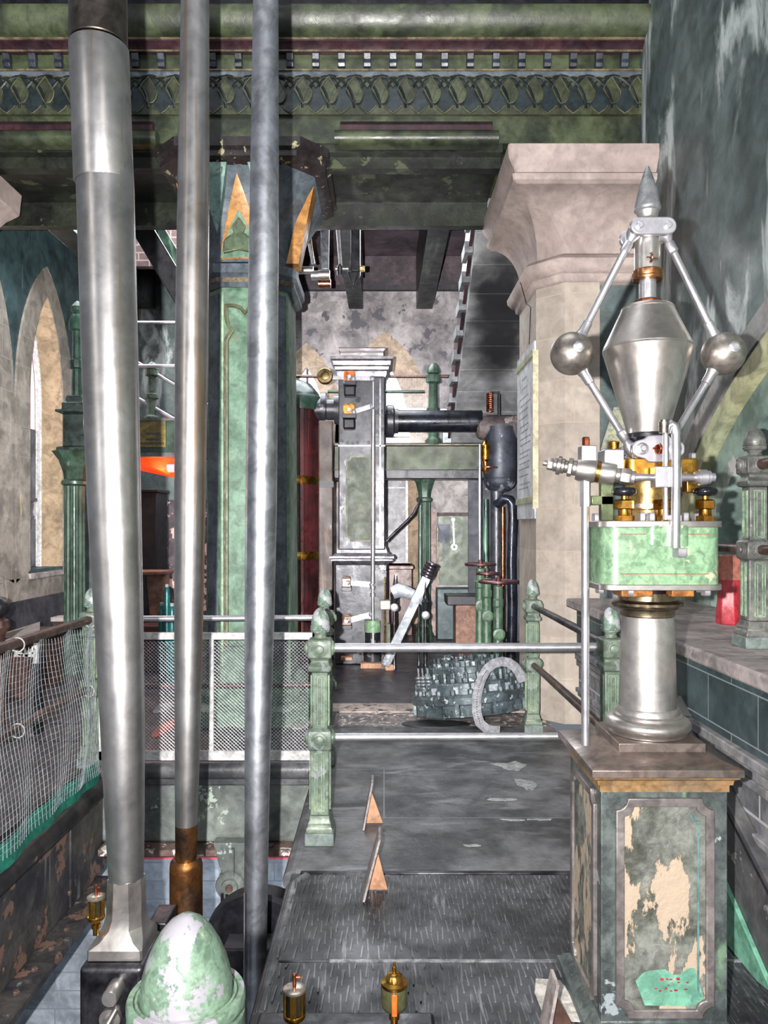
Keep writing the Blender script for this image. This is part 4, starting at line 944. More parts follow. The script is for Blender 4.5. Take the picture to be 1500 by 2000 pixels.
# horizontal control shaft
sy_ = gy-.115; sz_ = 1.705
def xs(px): return X(px, sy_)
obj('control_shaft', MB().rev((xs(1235), sy_, sz_), (1, 0, 0), [(.010, 0), (.013, .01), (.010, xs(1275)-xs(1235))], 16), STEELB, gv)
obj('control_shaft', MB().rev((xs(1322), sy_, sz_), (1, 0, 0), [(.016, 0), (.011, .05), (.011, .06)], 16), STEELB, gv)
obj('shaft_block', MB().box(xs(1274), xs(1326), sy_-.028, sy_+.02, 1.672, 1.738), STEELB, gv, bev=.003)
ln = [(.016, 0), (.02, .004), (.02, .014), (.025, .016), (.025, .036), (.021, .04), (.021, .048), (.014, .052), (.014, .062)]
obj('shaft_end', MB().rev((xs(1356), sy_, sz_), (1, 0, 0), ln, 24), STEELB, gv)
# big union fitting at left, sloping slightly back
A = Vector((xs(1240), sy_, sz_-.002)); B = Vector((xs(1082)-.008, sy_+.06, sz_+.048)); ax_ = (B-A).normalized(); LL = (B-A).length
def U(t0, t1, r0, r1=None, n=20): return [(r0, t0*LL), (r1 or r0, t1*LL)]
m = MB()
for t0, t1, r0, n_ in ((0, .05, .022, 20), (.05, .16, .026, 6), (.16, .22, .020, 20), (.22, .40, .034, 24), (.40, .44, .028, 20), (.44, .66, .038, 24), (.66, .71, .024, 16), (.71, .76, .030, 6), (.76, .80, .020, 16), (.80, .84, .024, 20), (.84, .89, .030, 20), (.89, .93, .021, 20), (.93, 1.0, .020, 6), (1.0, 1.05, .009, 12)):
    m.rev(A+ax_*LL*t0, ax_, [(r0*.93, 0), (r0, (t1-t0)*LL*.15), (r0, (t1-t0)*LL*.85), (r0*.93, (t1-t0)*LL)], n_)
obj('union_fitting', m, STEEL, gv, smooth=35)
obj('brass_union_ring', MB().rev(A+ax_*LL*.395, ax_, [(.0345, 0), (.0345, .012)], 24), BRASS, gv)
ub = A+ax_*LL*.56
obj('square_cap', MB().box(ub.x-.018, ub.x+.03, ub.y-.025, ub.y+.025, ub.z+.02, ub.z+.075), STEELB, gv, bev=.003)
obj('copper_nut', MB().nut((ub.x+.002, ub.y, ub.z+.075), (0, 0, 1), .012, .028), COPPER, gv)
obj('supply_pipe', MB().cyl((ub.x, ub.y, .865), (ub.x, ub.y, ub.z-.02), .0125), STEELB, gv)
obj('pipe_coupling', MB().cyl((ub.x, ub.y, ub.z-.115), (ub.x, ub.y, ub.z-.02), .017, n=6), STEELB, gv)
obj('glass_bracket', MB().box(ub.x+.02, ub.x+.09, ub.y, ub.y+.02, 1.62, 1.65).box(ub.x+.05, ub.x+.09, ub.y, ub.y+.03, 1.57, 1.70), mat('green_brass_bracket', '7c8a5c', '5c6a44', 6, .5, .3), gv, bev=.003)
# lower crosshead with ears
lx = gx+.004; lz = 1.797; lp = []
for i in range(40):
    a = 2*math.pi*i/40; cx_ = math.cos(a); sx_ = math.sin(a)
    w = .083*abs(cx_)**.8*(1 if cx_ > 0 else -1); hgt = .034*(abs(sx_)**.7)*(1 if sx_ > 0 else -1)
    if abs(cx_) < .35: hgt *= 1.28
    lp.append((lx+w, lz+hgt))
obj('lower_crosshead', MB().prism(lp, gy-.09, gy-.065), STEELB, gv, bev=.003)
obj('lower_crosshead', MB().prism(lp, gy+.065, gy+.085), STEELB, gv, bev=.003)
cp_ = MB()
for s in (-1, 1):
    p = Vector((lx+s*.052, gy-.09, lz))
    cp_.rev(p, (0, -1, 0), [(.019, 0), (.019, .004), (.014, .006)], 20).nut(p+Vector((0, -.004, 0)), (0, -1, 0), .010, .012)
    cp_.cyl(p, p+Vector((0, .17, 0)), .012)
obj('crosshead_pin', cp_, STEELB, gv)
obj('split_pin', MB().torus((lx, gy-.097, lz), (1, 0, 0), .014, .003, 16, 6).cyl((lx-.022, gy-.096, lz), (lx+.018, gy-.096, lz+.004), .0025), COPPER, gv)
obj('copper_washer', MB().rev((lx, gy-.09, lz-.002), (0, -1, 0), [(.016, 0), (.016, .004)], 20), COPPER, gv)
G([(.05, 1.768), (.05, 1.83), (.055, 1.835), (.062, 1.84), (.062, 1.852)], BLACK, 'neck_below_weight')
# vase weight
G([(.058, 1.852), (.066, 1.855), (.068, 1.87), (.1425, 2.125), (.1415, 2.131)], STEEL, 'vase_weight_lower', n=64, smooth=20)
G([(.1415, 2.131), (.1415, 2.133), (.0845, 2.255), (.0845, 2.258), (.083, 2.262), (.078, 2.268), (.04, 2.269)], STEEL, 'vase_weight_upper', n=64, smooth=20)
G([(.046, 2.266), (.048, 2.270), (.047, 2.283), (.036, 2.288), (.034, 2.29)], COPPER, 'weight_collar')
G([(.027, 2.285), (.027, 2.37)], STEELB, 'spindle')
G([(.045, 2.352), (.0475, 2.356), (.0475, 2.362), (.046, 2.364), (.0475, 2.368), (.0475, 2.382), (.043, 2.386)], mat('copper_gold', 'c89068', 'a87048', 6, 1, .28, .03), 'sleeve_collar')
G([(.042, 2.384), (.042, 2.50)], STEEL, 'sleeve')
obj('split_pin', MB().torus((gx-.005, gy-.046, 2.412), (1, 0, 0), .013, .004, 16, 6).cyl((gx-.02, gy-.05, 2.412), (gx+.016, gy-.05, 2.408), .003), mat('pale_copper', 'cfa088', 'b08870', 8, 1, .3), gv)
ul = []
for s, a0 in ((1, -90), (-1, 90)):
    for i in range(11):
        a = R(a0+180*i/10); ul.append((gx-.002+s*.045+.0285*math.cos(a), 2.508+.0285*math.sin(a)))
for y_ in (gy-.065, gy+.045): obj('upper_link', MB().prism(ul, y_, y_+.02), STEELB, gv, bev=.004)
for s in (-1, 1): m = MB().rev((gx-.002+s*.045, gy-.065, 2.508), (0, -1, 0), [(.0115, 0), (.0115, .006), (.009, .008)], 18).cyl((gx-.002+s*.045, gy-.065, 2.508), (gx-.002+s*.045, gy+.06, 2.508), .01); obj('link_pin', m, STEELB, gv)
G([(.036, 2.49), (.036, 2.53), (.030, 2.54), (.028, 2.555), (.032, 2.562), (.034, 2.57), (.036, 2.575), (.034, 2.58)], STEEL, 'top_neck')
G([(.036, 2.575), (.0425, 2.582), (.0425, 2.59), (.040, 2.6), (.030, 2.645), (.016, 2.695), (.006, 2.722), (.001, 2.728)], mat('dull_grey_spike', 'b5b7ba', '9fa1a5', 5, .7, .45, .03), 'spike_finial', smooth=50)
bl = []
for s in (-1, 1):
    c = Vector((gx+s*.2465, gy, 2.115)); bl.append(c)
    o = obj('governor_ball', MB().sphere(c, .0695, 40, 24), mat('ball_steel', 'ccc0b4', 'b0a49a', 5, .9, .38, .04, rvar=.06), gv, smooth=80)
    m = MB().nut(c+Vector((s*-.0+.004, -.066, .006)), (0, -1, 0), .019, .010).rev(c+Vector((.004, -.074, .006)), (0, -1, 0), [(.009, 0), (.009, .008)], 16)
    obj('ball_nut', m, STEELB, o)
    for q, (src_, rad) in enumerate(((Vector((gx-.002+s*.045, gy-.02, 2.508)), .0), (Vector((lx+s*.052, gy-.0, lz)), .0))):
        d = (c-src_).normalized(); e1 = src_+d*.02; L0 = (c-src_).length
        m = MB().rev(src_, d, [(.020, -.012), (.024, 0), (.022, .02), (.012, .04), (.016, .045), (.017, .075), (.0145, .078), (.0118, .082), (.0118, L0-.115), (.0155, L0-.112), (.0165, L0-.08), (.022, L0-.062), (.026, L0-.05)], 16)
        obj('governor_arm', m, STEELB, gv, smooth=40)
# bent pipe in front
D_ = gy-.15
pp = [P(1303, 1015, D_), P(1302, 900, D_), P(1301, 845, D_)]
obj('thin_standpipe', MB().cyl(P(1300, 1015, D_+.02), P(1300, 845, D_+.02), .0085), STEELB, gv)
bp = [P(1303, 846, D_), P(1305, 834, D_), P(1311, 828, D_), P(1318, 832, D_), P(1320, 845, D_), P(1320.5, 930, D_), P(1319, 1070, D_)]
obj('bent_pipe', MB().tube(bp, [.011, .012, .013, .0135, .0138, .0138, .0138], 14), STEELB, gv, smooth=60)
obj('pipe_cap', MB().cyl(P(1297, 846, D_), P(1297, 824, D_), .0155).rev(P(1297, 824, D_), (0, 0, 1), [(.012, 0), (.012, .006)], 16), mat('cap_steel', 'c9b9a8', 'aa9a8c', 8, 1, .3), gv)
obj('pipe_seat', MB().rev(P(1319, 1018, D_+.02), (0, 0, 1), [(.022, 0), (.022, .018), (.017, .022)], 6), STEELB, gv)
# ============================================================= VALVE CHEST (tall case) AND VALVE GEAR
VD = 8.7
vc = thing('valve_chest_tower', 'tall dark iron steam chest like a long-case clock, with bright cornice and waist', 'steam chest', (X(706, VD), VD+.27, 0))
vx0, vx1 = X(661, VD), X(752, VD); vm = (vx0+vx1)/2; vy = VD+.29
IRON = mat('chest_iron', '484a52', '2a2a32', 3, .3, .36, .2, patch='6f6d74', pth=.62, pscale=3, streak='5c4c50', sth=.62)
obj('upper_case', MB().box(vx0, vx1, VD, VD+.58, Z(1074, VD), Z(735, VD)), IRON, vc, bev=.012)
obj('lower_case', MB().box(X(655, VD), X(756, VD), VD-.01, VD+.6, 0.0, Z(1102, VD)), IRON, vc, bev=.01)
hw = (vx1-vx0)/2
obj('waist_moulding', MB().sq(vm, vy, [(hw+.0, Z(1066, VD)), (hw+.02, Z(1074, VD)), (hw+.02, Z(1080, VD)), (hw+.045, Z(1081, VD)), (hw+.06, Z(1085, VD)), (hw+.10, Z(1086, VD)), (hw+.10, Z(1090, VD)), (hw+.085, Z(1092, VD)), (hw+.085, Z(1095, VD)), (hw+.06, Z(1096, VD)), (hw+.045, Z(1100, VD)), (hw+.03, Z(1103, VD))]), mat('bright_moulding', '98949c', '6c6874', 5, .8, .45), vc)
obj('cornice', MB().sq(vm, vy, [(hw, Z(738, VD)), (hw+.02, Z(730, VD)), (hw+.02, Z(724, VD)), (hw+.04, Z(722, VD)), (hw+.045, Z(716, VD)), (hw+.06, Z(714, VD)), (hw+.065, Z(706, VD)), (hw+.09, Z(703, VD)), (hw+.09, Z(698, VD)), (hw+.02, Z(696, VD))]), mat('bright_moulding', 'c5c0c8'), vc)
obj('crown', MB().sq(vm, vy, [(hw-.02, Z(697, VD)), (hw-.02, Z(686, VD)), (hw+.0, Z(681, VD)), (hw+.0, Z(677, VD)), (hw-.02, Z(676, VD))]), MAROON, vc)
fp = MB().frame(notch(vm-.01, (Z(890, VD)+Z(1058, VD))/2, .17, (Z(890, VD)-Z(1058, VD))/2, .05), notch(vm-.01, (Z(890, VD)+Z(1058, VD))/2, .15, (Z(890, VD)-Z(1058, VD))/2-.02, .045), VD-.012, VD+.002)
obj('panel_frame', fp, mat('olive_frame', '8b9078', '6b705c', 5), vc)
obj('panel', MB().prism(notch(vm-.01, (Z(890, VD)+Z(1058, VD))/2, .15, (Z(890, VD)-Z(1058, VD))/2-.02, .045), VD-.006, VD+.002), mat('worn_green_panel', '747f6a', '525c50', 3, 0, .6, .1, patch='4c4040', pth=.66, pscale=9, streak='8f9680', sth=.6), vc)
obj('joint_strip', MB().box(vx0-.004, vx1+.004, VD-.006, VD+.01, Z(872, VD), Z(869, VD)).box(X(741, VD), X(744, VD), VD-.006, VD+.01, Z(1070, VD), Z(740, VD)), mat('pale_edge_strip', '9a9ca4', '7c7e88', 5, .6, .35), vc)
for px, py in ((668, 861), (679, 865), (689, 866), (698, 864), (720, 864), (666, 842)): obj('stud', MB().rev(P(px, py, VD), (0, -1, 0), [(.02, 0), (.02, .02)], 12), BLACK, vc)
def valve_box(px, py, w, metal, holder, parent=vc):
    c = P(px, py, VD-.1); s = VD/F
    obj('bearing_brass', MB().box(c.x-w*s/2, c.x+w*s/2, VD-.16, VD, c.z-.045, c.z+.055).box(c.x-w*s/2+.01, c.x+w*s/2-.01, VD-.15, VD, c.z+.055, c.z+.07), metal, parent, bev=.006)
    obj('bearing_ledge', MB().box(c.x-w*s*.55, c.x+w*s*.58, VD-.17, VD, c.z-.09, c.z-.045), IRON, parent, bev=.004)
    if holder: obj('bearing_bracket', MB().box(c.x-w*s*.5, c.x+w*s*.52, VD-.15, VD, c.z-.21, c.z-.09), BLACK, parent, bev=.02)
    obj('bearing_nut', MB().nut((c.x, VD-.16, c.z), (0, -1, 0), .022, .03), STEELB, parent)
valve_box(683, 738, 22, mat('orange_brass', 'd87a30', 'b8602c', 12, .4, .3), True)
valve_box(682, 802, 23, mat('orange_brass2', 'd8903c', 'b8742c', 12, .4, .3), True)
valve_box(677, 1138, 17, mat('pinkish_brass', 'b08a78', '8a6858', 9, .5, .3), False); valve_box(677, 1212, 18, mat('pinkish_brass', 'b0'), False)
def arm(name, a, b, w, parent, label=None, D=VD-.14, eye=8):
    A_, B_ = P(a[0], a[1], D), P(b[0], b[1], D); m = MB().bar(A_, B_, .016, w*D/F, up=(0, 0, 1))
    for e_ in (A_, B_): m.rev(e_+Vector((0, .015, 0)), (0, -1, 0), [(eye*D/F/1.6, 0), (eye*D/F/1.6, .035), (.01, .045)], 18)
    return obj(name, m, mat('milled_flat_steel', 'aba8b2', '918e98', 6, .7, .42, .05), parent)
arm('valve_lever', (690, 739), (727, 739), 9, vc); arm('valve_lever', (640, 737), (680, 739), 7, vc); arm('valve_lever', (691, 804), (727, 793), 9, vc)
arm('valve_lever', (680, 1138), (726, 1142), 10, vc); arm('valve_lever', (680, 1212), (725, 1200), 11, vc)
obj('counterweight_disc', MB().rev(P(635, 735, VD-.12), (0, -1, 0), [(.08, -.03), (.09, -.02), (.09, .03), (.08, .04), (.05, .042), (.045, .05), (.02, .055)], 28), BRASSO, vc)
m = MB()
D = VD-.17
m.cyl(P(728, 1140, D), P(729, 800, D), .024).cyl(P(729, 795, D), P(729, 745, D), .012).cyl(P(729, 1300, D), P(728, 1150, D), .017)
m.rev(P(728, 1165, D), (0, 0, 1), [(.03, 0), (.03, .04), (.018, .045), (.018, .08), (.03, .085), (.03, .12)], 12)
obj('valve_rod', m, STEELB, vc)
obj('wood_chock', MB().box(X(705, VD-.2), X(751, VD-.2), VD-.26, VD-.1, .0, .055), WOOD, vc)
obj('wood_chock', MB().box(X(666, VD-.1), X(688, VD-.1), VD-.14, VD-.02, .07, .1), WOOD, vc)
obj('green_dashpot', MB().lathe(X(728, VD-.02), VD-.1, [(.09, Z(1234, VD-.1)), (.09, Z(1211, VD-.1))], 24), GRNE, vc)
obj('dashpot_base', MB().lathe(X(728, VD-.02), VD-.1, [(.10, .05), (.10, .18), (.085, .2), (.085, Z(1234, VD-.1))], 24), IRON, vc)

# indicator pillar with brass block
ip = thing('valve_gear_pillar', 'thin dark pillar with cream block beside the steam chest', 'pillar', (X(752, 8.4), 8.4, 0))
D = 8.4
obj('column', MB().box(X(745, D), X(760, D), D, D+.06, 0, Z(1190, D)), WOODD, ip)
obj('cream_block', MB().box(X(742, D), X(763, D), D-.03, D+.08, Z(1191, D), Z(1172, D)), mat('cream_iron', 'b5b09c', '8d8c80', 6, .3, .4), ip, bev=.01)
obj('spindle', MB().cyl(P(752, 1172, D), P(752, 1127, D), .009).cyl(P(752, 1280, D-.03), P(752, 1192, D-.03), .012), BRASSO, ip)
obj('base_block', MB().box(X(753, D), X(768, D), D-.08, D+.04, 0, .06), WOOD, ip)
obj('side_plate', MB().box(X(757, D), X(762, D), D-.05, D, 0.06, .5), mat('olive_plate', '6c7a58', '5a6648', 5), ip)

def turned_post(name, label, px, ytop, ybase, D, w=6.5, knob=True, group='turned steel lever posts'):
    p = P(px, ybase, D); zb = 0; zt = Z(ytop, D); s = D/F; r = w*s/1.6
    o = thing(name, label, 'lever post', (p.x, D, 0), group)
    zk = zt-.32 if knob else zt
    obj('shaft', MB().lathe(p.x, D, [(r*1.3, 0), (r*1.3, .03), (r*.9, .05), (r*1.1, .08), (r*.8, .1), (r, .14), (r*.85, zk)], 18), STEELD, o)
    if knob:
        obj('turned_spike', MB().lathe(p.x, D, [(r*1.0, zk), (r*1.5, zk+.02), (r*1.6, zk+.07), (r*2.1, zk+.11), (r*1.2, zk+.14), (r*1.3, zk+.17), (r*.9, zk+.19), (r*.5, zk+.22), (r*.15, zk+.32)], 18), BLACK, o)
        obj('boss', MB().rev((p.x, D-.0, zk-.03), (0, -1, 0), [(.045, -.03), (.045, .05), (.035, .055)], 20), STEELB, o)
    return o
turned_post('lever_post', 'dark steel turned post at the left end of the curved quadrant', 770, 1123, 1285, 8.35)
turned_post('lever_post', 'dark steel turned post carrying the slanting starting lever', 831, 1137, 1290, 8.2)
turned_post('plain_lever_post', 'plain steel post just behind the slanting lever', 818, 1150, 1290, 8.6, 4, False)
sl = thing('starting_lever', 'broad slanting flat steel starting lever with dark ribbed grip', 'lever', tuple(P(766, 1250, 8.26)))
D = 8.27
a_, b_ = P(752, 1300, D), P(836, 1122, D)
obj('blade', MB().bar(a_, b_, .02, 18*D/F), mat('brushed_blade', '8f969e', '6f7680', 3, .5, .45, .1, streak='a3a9b0', sth=.55, sscale=(6, 6, 6)), sl, bev=.004)
g0, g1 = P(832, 1128, D), P(845, 1099, D); gd_ = (g1-g0).normalized(); gl_ = (g1-g0).length; rs = []
for i in range(5): rs += [(.062, gl_*i/5), (.070, gl_*(i+.3)/5), (.070, gl_*(i+.7)/5), (.060, gl_*(i+.95)/5)]
obj('ribbed_grip', MB().rev(g0, gd_, rs, 16), mat('dark_grip', '3c343e', '5c5460', 6, .6, .3), sl)
qa = [P(x, y, 8.3) for x, y in ((766, 1158), (778, 1153), (792, 1156), (806, 1162), (818, 1170), (832, 1178))]
tag(obj('quadrant_arc', MB().tube(qa, [.07, .075, .07, .06, .05, .035], 6, flat=.15, up=(0, 1, 0)), mat('brushed_blade', 'b5'), None), 'curved steel quadrant plate joining the two turned posts', 'quadrant')

# red lagged cylinder
rc = thing('lagged_cylinder', 'mahogany lagged steam cylinder with brass bands and dark dome', 'cylinder', (-1.08, 9.3, 0))
cxr, cyr, rr0 = -1.10, 9.5, .315
def RL(prof, m, n, k=48, s=35): return obj(n, MB().lathe(cxr, cyr, prof, k), m, rc, smooth=s)
RL([(rr0+.03, .0), (rr0+.03, .2), (rr0, .22)], IRON, 'base_flange')
lg = MB()
for k in range(34):
    a = 2*math.pi*k/34; b_ = 2*math.pi*(k+.92)/34
    lg.prism([(cxr+rr0*math.cos(a), cyr+rr0*math.sin(a)), (cxr+rr0*math.cos(b_), cyr+rr0*math.sin(b_)), (cxr+(rr0-.03)*math.cos(b_), cyr+(rr0-.03)*math.sin(b_)), (cxr+(rr0-.03)*math.cos(a), cyr+(rr0-.03)*math.sin(a))], .2, 2.98, 'xy')
obj('wooden_lagging', lg, REDL, rc, smooth=0)
RL([(rr0-.02, .2), (rr0-.02, 2.98)], BLACK, 'inner_shell')
for py in (937, 1086): RL([(rr0+.005, Z(py+8, 9.2)), (rr0+.008, Z(py+7, 9.2)), (rr0+.008, Z(py-7, 9.2)), (rr0+.005, Z(py-8, 9.2))], BRASS, 'brass_band')
RL([(rr0+.015, 2.98), (rr0+.02, 3.0), (rr0+.02, 3.12), (rr0, 3.16)], GRNX, 'top_ring')
RL([(rr0+.0, 3.14), (rr0-.02, 3.2), (rr0-.12, 3.32), (.05, 3.38)], mat('dark_dome', '2e3a38', '3d4848', 4, .5, .3), 'dome', s=60)
bp_ = thing('brown_stack', 'brown timber cased pipe between the red cylinder and the steam chest', 'pipe casing', (X(636, 9.4), 9.4, 0))
obj('casing', MB().box(X(625, 9.2), X(652, 9.2), 9.0, 9.2, 0, Z(826, 9.2)), mat('brown_casing', '5c4438', '3a2c2c', 3, 0, .5, .2, streak='8a6a58', sth=.6), bp_, bev=.01)
obj('clip', MB().box(X(624, 9.0), X(652, 9.0), 8.97, 9.0, Z(952, 9.0), Z(940, 9.0)), BLACK, bp_)
tag(obj('dark_valve_body', MB().rev(P(612, 800, 9.45), (1, 0, 0), [(.14, 0), (.14, .1), (.21, .1), (.21, .16), (.13, .17), (.13, .26), (.18, .26), (.18, .32), (.10, .33), (.10, .55)], 24), IRON, None), 'dark flanged pipe joining the red cylinder to the steam chest', 'pipe')
# parallel rod near cylinder (black slim bar right of column)
tag(obj('steel_guide_rod', MB().cyl((X(556, 8.8), 8.8, 0), (X(556, 8.8), 8.8, 2.1), .02), STEELB, None), 'slim bright rod standing in front of the red cylinder', 'rod')

# big horizontal pipe, junction, elbow
sp = thing('steam_main', 'fat black horizontal steam pipe with rusty junction and down elbow', 'pipe', tuple(P(880, 822, 9.4)))
D = 9.4; PIPE = mat('blue_black_pipe', '262a3a', '14161e', 4, .4, .3, .08)
c0, c1 = P(752, 823, D), P(940, 823, D)
obj('main', MB().cyl(c0, c1, .135, n=28), PIPE, sp)
obj('chest_flange', MB().rev(c0, (1, 0, 0), [(.17, 0), (.20, .03), (.20, .1), (.15, .12), (.15, .16)], 24), IRON, sp)
cj = P(930, 835, D)
obj('junction', MB().rev(cj, (1, 0, 0), [(.10, 0), (.14, .03), (.155, .08), (.155, .5), (.14, .56)], 24), mat('rusty_junction', '6c5c5a', '453c40', 5, .2, .6, .3, patch='8d8080', pth=.6), sp)
ex = X(976, D)
obj('elbow', MB().tube([(ex, D, cj.z), (ex, D, cj.z-.3), (ex, D, cj.z-.62)], [.21, .2, .2], 24), mat('grey_blue_elbow', '3c4250', '282c36', 3, .3, .5, .2, patch='6c7078', pth=.62), sp)
obj('elbow_cap', MB().sphere((ex, D, Z(940, D)), .2, 24, 12, .7), mat('grey_blue_elbow', '3'), sp)
obj('down_pipe', MB().cyl((ex-.04, D, 0), (ex-.04, D, Z(955, D)), .075), IRON, sp)
tag(obj('black_hose', MB().tube([(X(972, 9.1), 9.2, Z(985, 9.1)), (X(985, 9.1), 9.1, Z(973, 9.1)), (X(994, 9.1), 9.1, Z(975, 9.1)), (X(1000, 9.1), 9.1, Z(985, 9.1)), (X(1001, 9.1), 9.1, Z(1010, 9.1)), (X(998, 9.1), 9.1, Z(1100, 9.1)), (X(1000, 9.1), 9.1, Z(1180, 9.1)), (X(998, 9.1), 9.1, 0)], .052, 14), PIPE, None, smooth=60), 'thick blue-black hose-like pipe bending down beside the pier', 'pipe')
tag(obj('copper_pipe', MB().cyl((X(982, 9.25), 9.25, 0), (X(982, 9.25), 9.25, Z(990, 9.25)), .022), COPPER, None), 'thin copper pipe just left of the thick black hose', 'pipe')
tag(obj('grey_pipe', MB().cyl((X(949, 9.3), 9.3, 0), (X(949, 9.3), 9.3, Z(975, 9.3)), .03), GRNX, None), 'thin green-grey pipe under the steam main elbow', 'pipe')
cs = thing('coil_spring', 'copper coloured spring on the steam main beside a dark lever post', 'spring', tuple(P(957, 804, 9.35)))
D = 9.35; pts = []
for i in range(9*10+1):
    a = 2*math.pi*i/10; pts.append((X(957, D)+.038*math.cos(a), D+.038*math.sin(a), Z(804, D)+(Z(768, D)-Z(804, D))*i/90))
obj('coil', MB().tube(pts, .010, 6), COPPER, cs)
obj('post', MB().cyl(P(975, 812, D), P(975, 770, D), .022).cyl(P(957, 767, D), P(976, 767, D), .014), BLACK, cs)
bv = thing('brass_drain_valve', 'small brass valve with copper wheel hanging under the steam main', 'valve', tuple(P(948, 870, 9.1)))
D = 9.1; x = X(948, D)
obj('body', MB().lathe(x, D, [(.02, Z(925, D)), (.04, Z(920, D)), (.02, Z(912, D)), (.03, Z(902, D)), (.055, Z(898, D)), (.055, Z(870, D)), (.03, Z(866, D)), (.02, Z(860, D))], 16), BRASS, bv)
obj('wheel', MB().lathe(x+.03, D, [(.02, Z(912, D)-.02), (.12, Z(911, D)-.02), (.12, Z(909, D)-.02), (.02, Z(908, D)-.02)], 20), COPPER, bv)
tag(obj('drain_rod', MB().cyl((X(937, 8.9), 8.9, Z(1101, 8.9)), (X(937, 8.9), 8.9, Z(868, 8.9)), .016), STEELB, None), 'long thin bright rod from the handwheel stand up to the gallery beam', 'rod')

# handwheel stands
def hw_stand(px, ytop, D, r, label, boss):
    x = X(px, D); o = thing('handwheel_stand', label, 'handwheel', (x, D, 0), 'green handwheel stands')
    zt = Z(ytop, D)
    obj('fluted_stand', MB().lathe(x, D, [(.10, 0), (.10, .04), (.07, .08), (.055, .12), (.052, zt-.28), (.06, zt-.26), (.06, zt-.2), (.05, zt-.18), (.05, zt-.05)], 12), mat('stand_green', '58805c', '3a5a42', 7, 0, .4, .2), o, smooth=20)
    obj('boss', MB().rev((x, D-.05, boss), (0, -1, 0), [(.065, -.03), (.065, .03), (.04, .035), (.04, .045)], 20), mat('stand_green', '6'), o)
    w = MB().torus((x, D, zt), (0, 0, 1), r, .017, 32, 8)
    for k in range(5):
        a = 2*math.pi*k/5; w.cyl((x, D, zt-.01), (x+r*math.cos(a), D+r*math.sin(a), zt), .012, n=6)
    w.lathe(x, D, [(.03, zt-.04), (.03, zt+.03), (.015, zt+.06)], 12)
    obj('wheel', w, HANDW, o)
hw_stand(938, 1102, 8.9, .165, 'green handwheel stand with the highest red-brown wheel', .65)
hw_stand(951, 1120, 8.7, .11, 'green handwheel stand squeezed between the other two', .55)
hw_stand(973, 1136, 8.3, .20, 'green handwheel stand with the widest wheel, nearest the pier', .40)

# gallery at right, column, posts
ga = thing('gallery_beam', 'dark green gallery beam crossing behind the steam chest', 'beam', (.6, 10.2, 2.3))
obj('web', MB().box(-1.0, 1.55, 10.2, 10.35, Z(922, 10.2), Z(872, 10.2)), mat('gallery_green', '4a5a36', '2c3826', 2.5, 0, .5, .1), ga)
obj('flange', MB().box(-1.0, 1.6, 10.1, 10.5, Z(936, 10.2), Z(918, 10.2)).box(-1.0, 1.6, 10.12, 10.5, Z(872, 10.2), Z(866, 10.2)), BLACK, ga, bev=.01)
obj('gilded_line', MB().box(-1.0, 1.5, 10.11, 10.12, Z(871, 10.2), Z(869, 10.2)), GOLD, ga)
struct('floor_gallery', MB().box(-1.0, 1.6, 10.4, 12.5, 2.55, 2.6), DARK)
def fluted(name, label, x, y, r, z1, zc, m, parent_label='column', n=24):
    o = thing(name, label, parent_label, (x, y, 0))
    vs = []; fs = []
    for z, k_ in ((0, 1.5), (.12, 1.5), (.16, 1.25), (.22, 1.25), (.26, 1.06), (zc, 1.0)):
        for i in range(2*n):
            a = math.pi*i/n; q = r*k_*(1 if (i % 4) < 2 or z < .25 else .86); vs.append((x+q*math.cos(a), y+q*math.sin(a), z))
    for j in range(5):
        for i in range(2*n): fs.append((j*2*n+i, j*2*n+(i+1) % (2*n), (j+1)*2*n+(i+1) % (2*n), (j+1)*2*n+i))
    obj('fluted_shaft', MB().add(vs, fs), m, o, smooth=20)
    obj('neck_ring', MB().lathe(x, y, [(r*1.0, zc-.02), (r*1.3, zc), (r*1.3, zc+.03), (r*1.05, zc+.05)], 24), m, o)
    h_ = z1-zc
    obj('capital', MB().rev((x, y, zc+.04), (0, 0, 1), [(r*1.0, 0), (r*1.1, h_*.25), (r*1.5, h_*.6), (r*2.1, h_*.86), (r*2.2, h_*.88), (r*2.2, h_-.04)], 8, R(22.5)), m, o, smooth=20)
    return o
GCM = mat('column_dark_green', '41604e', '28402f', 5, .05, .4, .15, streak='6f8f72', sth=.6)
fluted('gallery_column', 'slim green fluted column under the gallery beam, right of the steam chest', X(830, 10.15), 10.3, .082, Z(930, 10.2), Z(978, 10.2), GCM)
def finial_post(name, label, x, y, z0, z1, r, m, group=None):
    o = thing(name, label, 'gallery post', (x, y, z0), group)
    h = z1-z0
    obj('shaft', MB().rev((x, y, z0), (0, 0, 1), [(r*1.7, 0), (r*1.7, h*.06), (r, h*.1), (r, h*.36), (r*1.5, h*.38), (r*1.5, h*.44), (r, h*.46), (r*.9, h*.74), (r*1.5, h*.76), (r*1.5, h*.84), (r*.8, h*.86)], 12), m, o, smooth=20)
    obj('finial', MB().rev((x, y, z0+h*.85), (0, 0, 1), [(r*.8, 0), (r*1.3, h*.02), (r*1.3, h*.05), (r*1.15, h*.08), (r*.7, h*.125), (.002, h*.15)], 16), m, o, smooth=50)
    return o
finial_post('gallery_post', 'dark green gallery railing post with acorn top, right of the steam chest', X(846, 10.2), 10.2, 2.64, Z(708, 10.2), .065, GCM)
D = 10.2
for py, m, lab in ((735, BROWNP, 'dark top rail of the back gallery'), (765, GRNX, 'middle rail of the back gallery'), (800, STEELB, 'bright steel rod rail just above the fat black pipe')):
    x1 = {735: 879, 765: 830, 800: 872}[py]
    rail(P(560 if py == 735 else 640, py, D), P(x1, py, D), .022, m, lab)
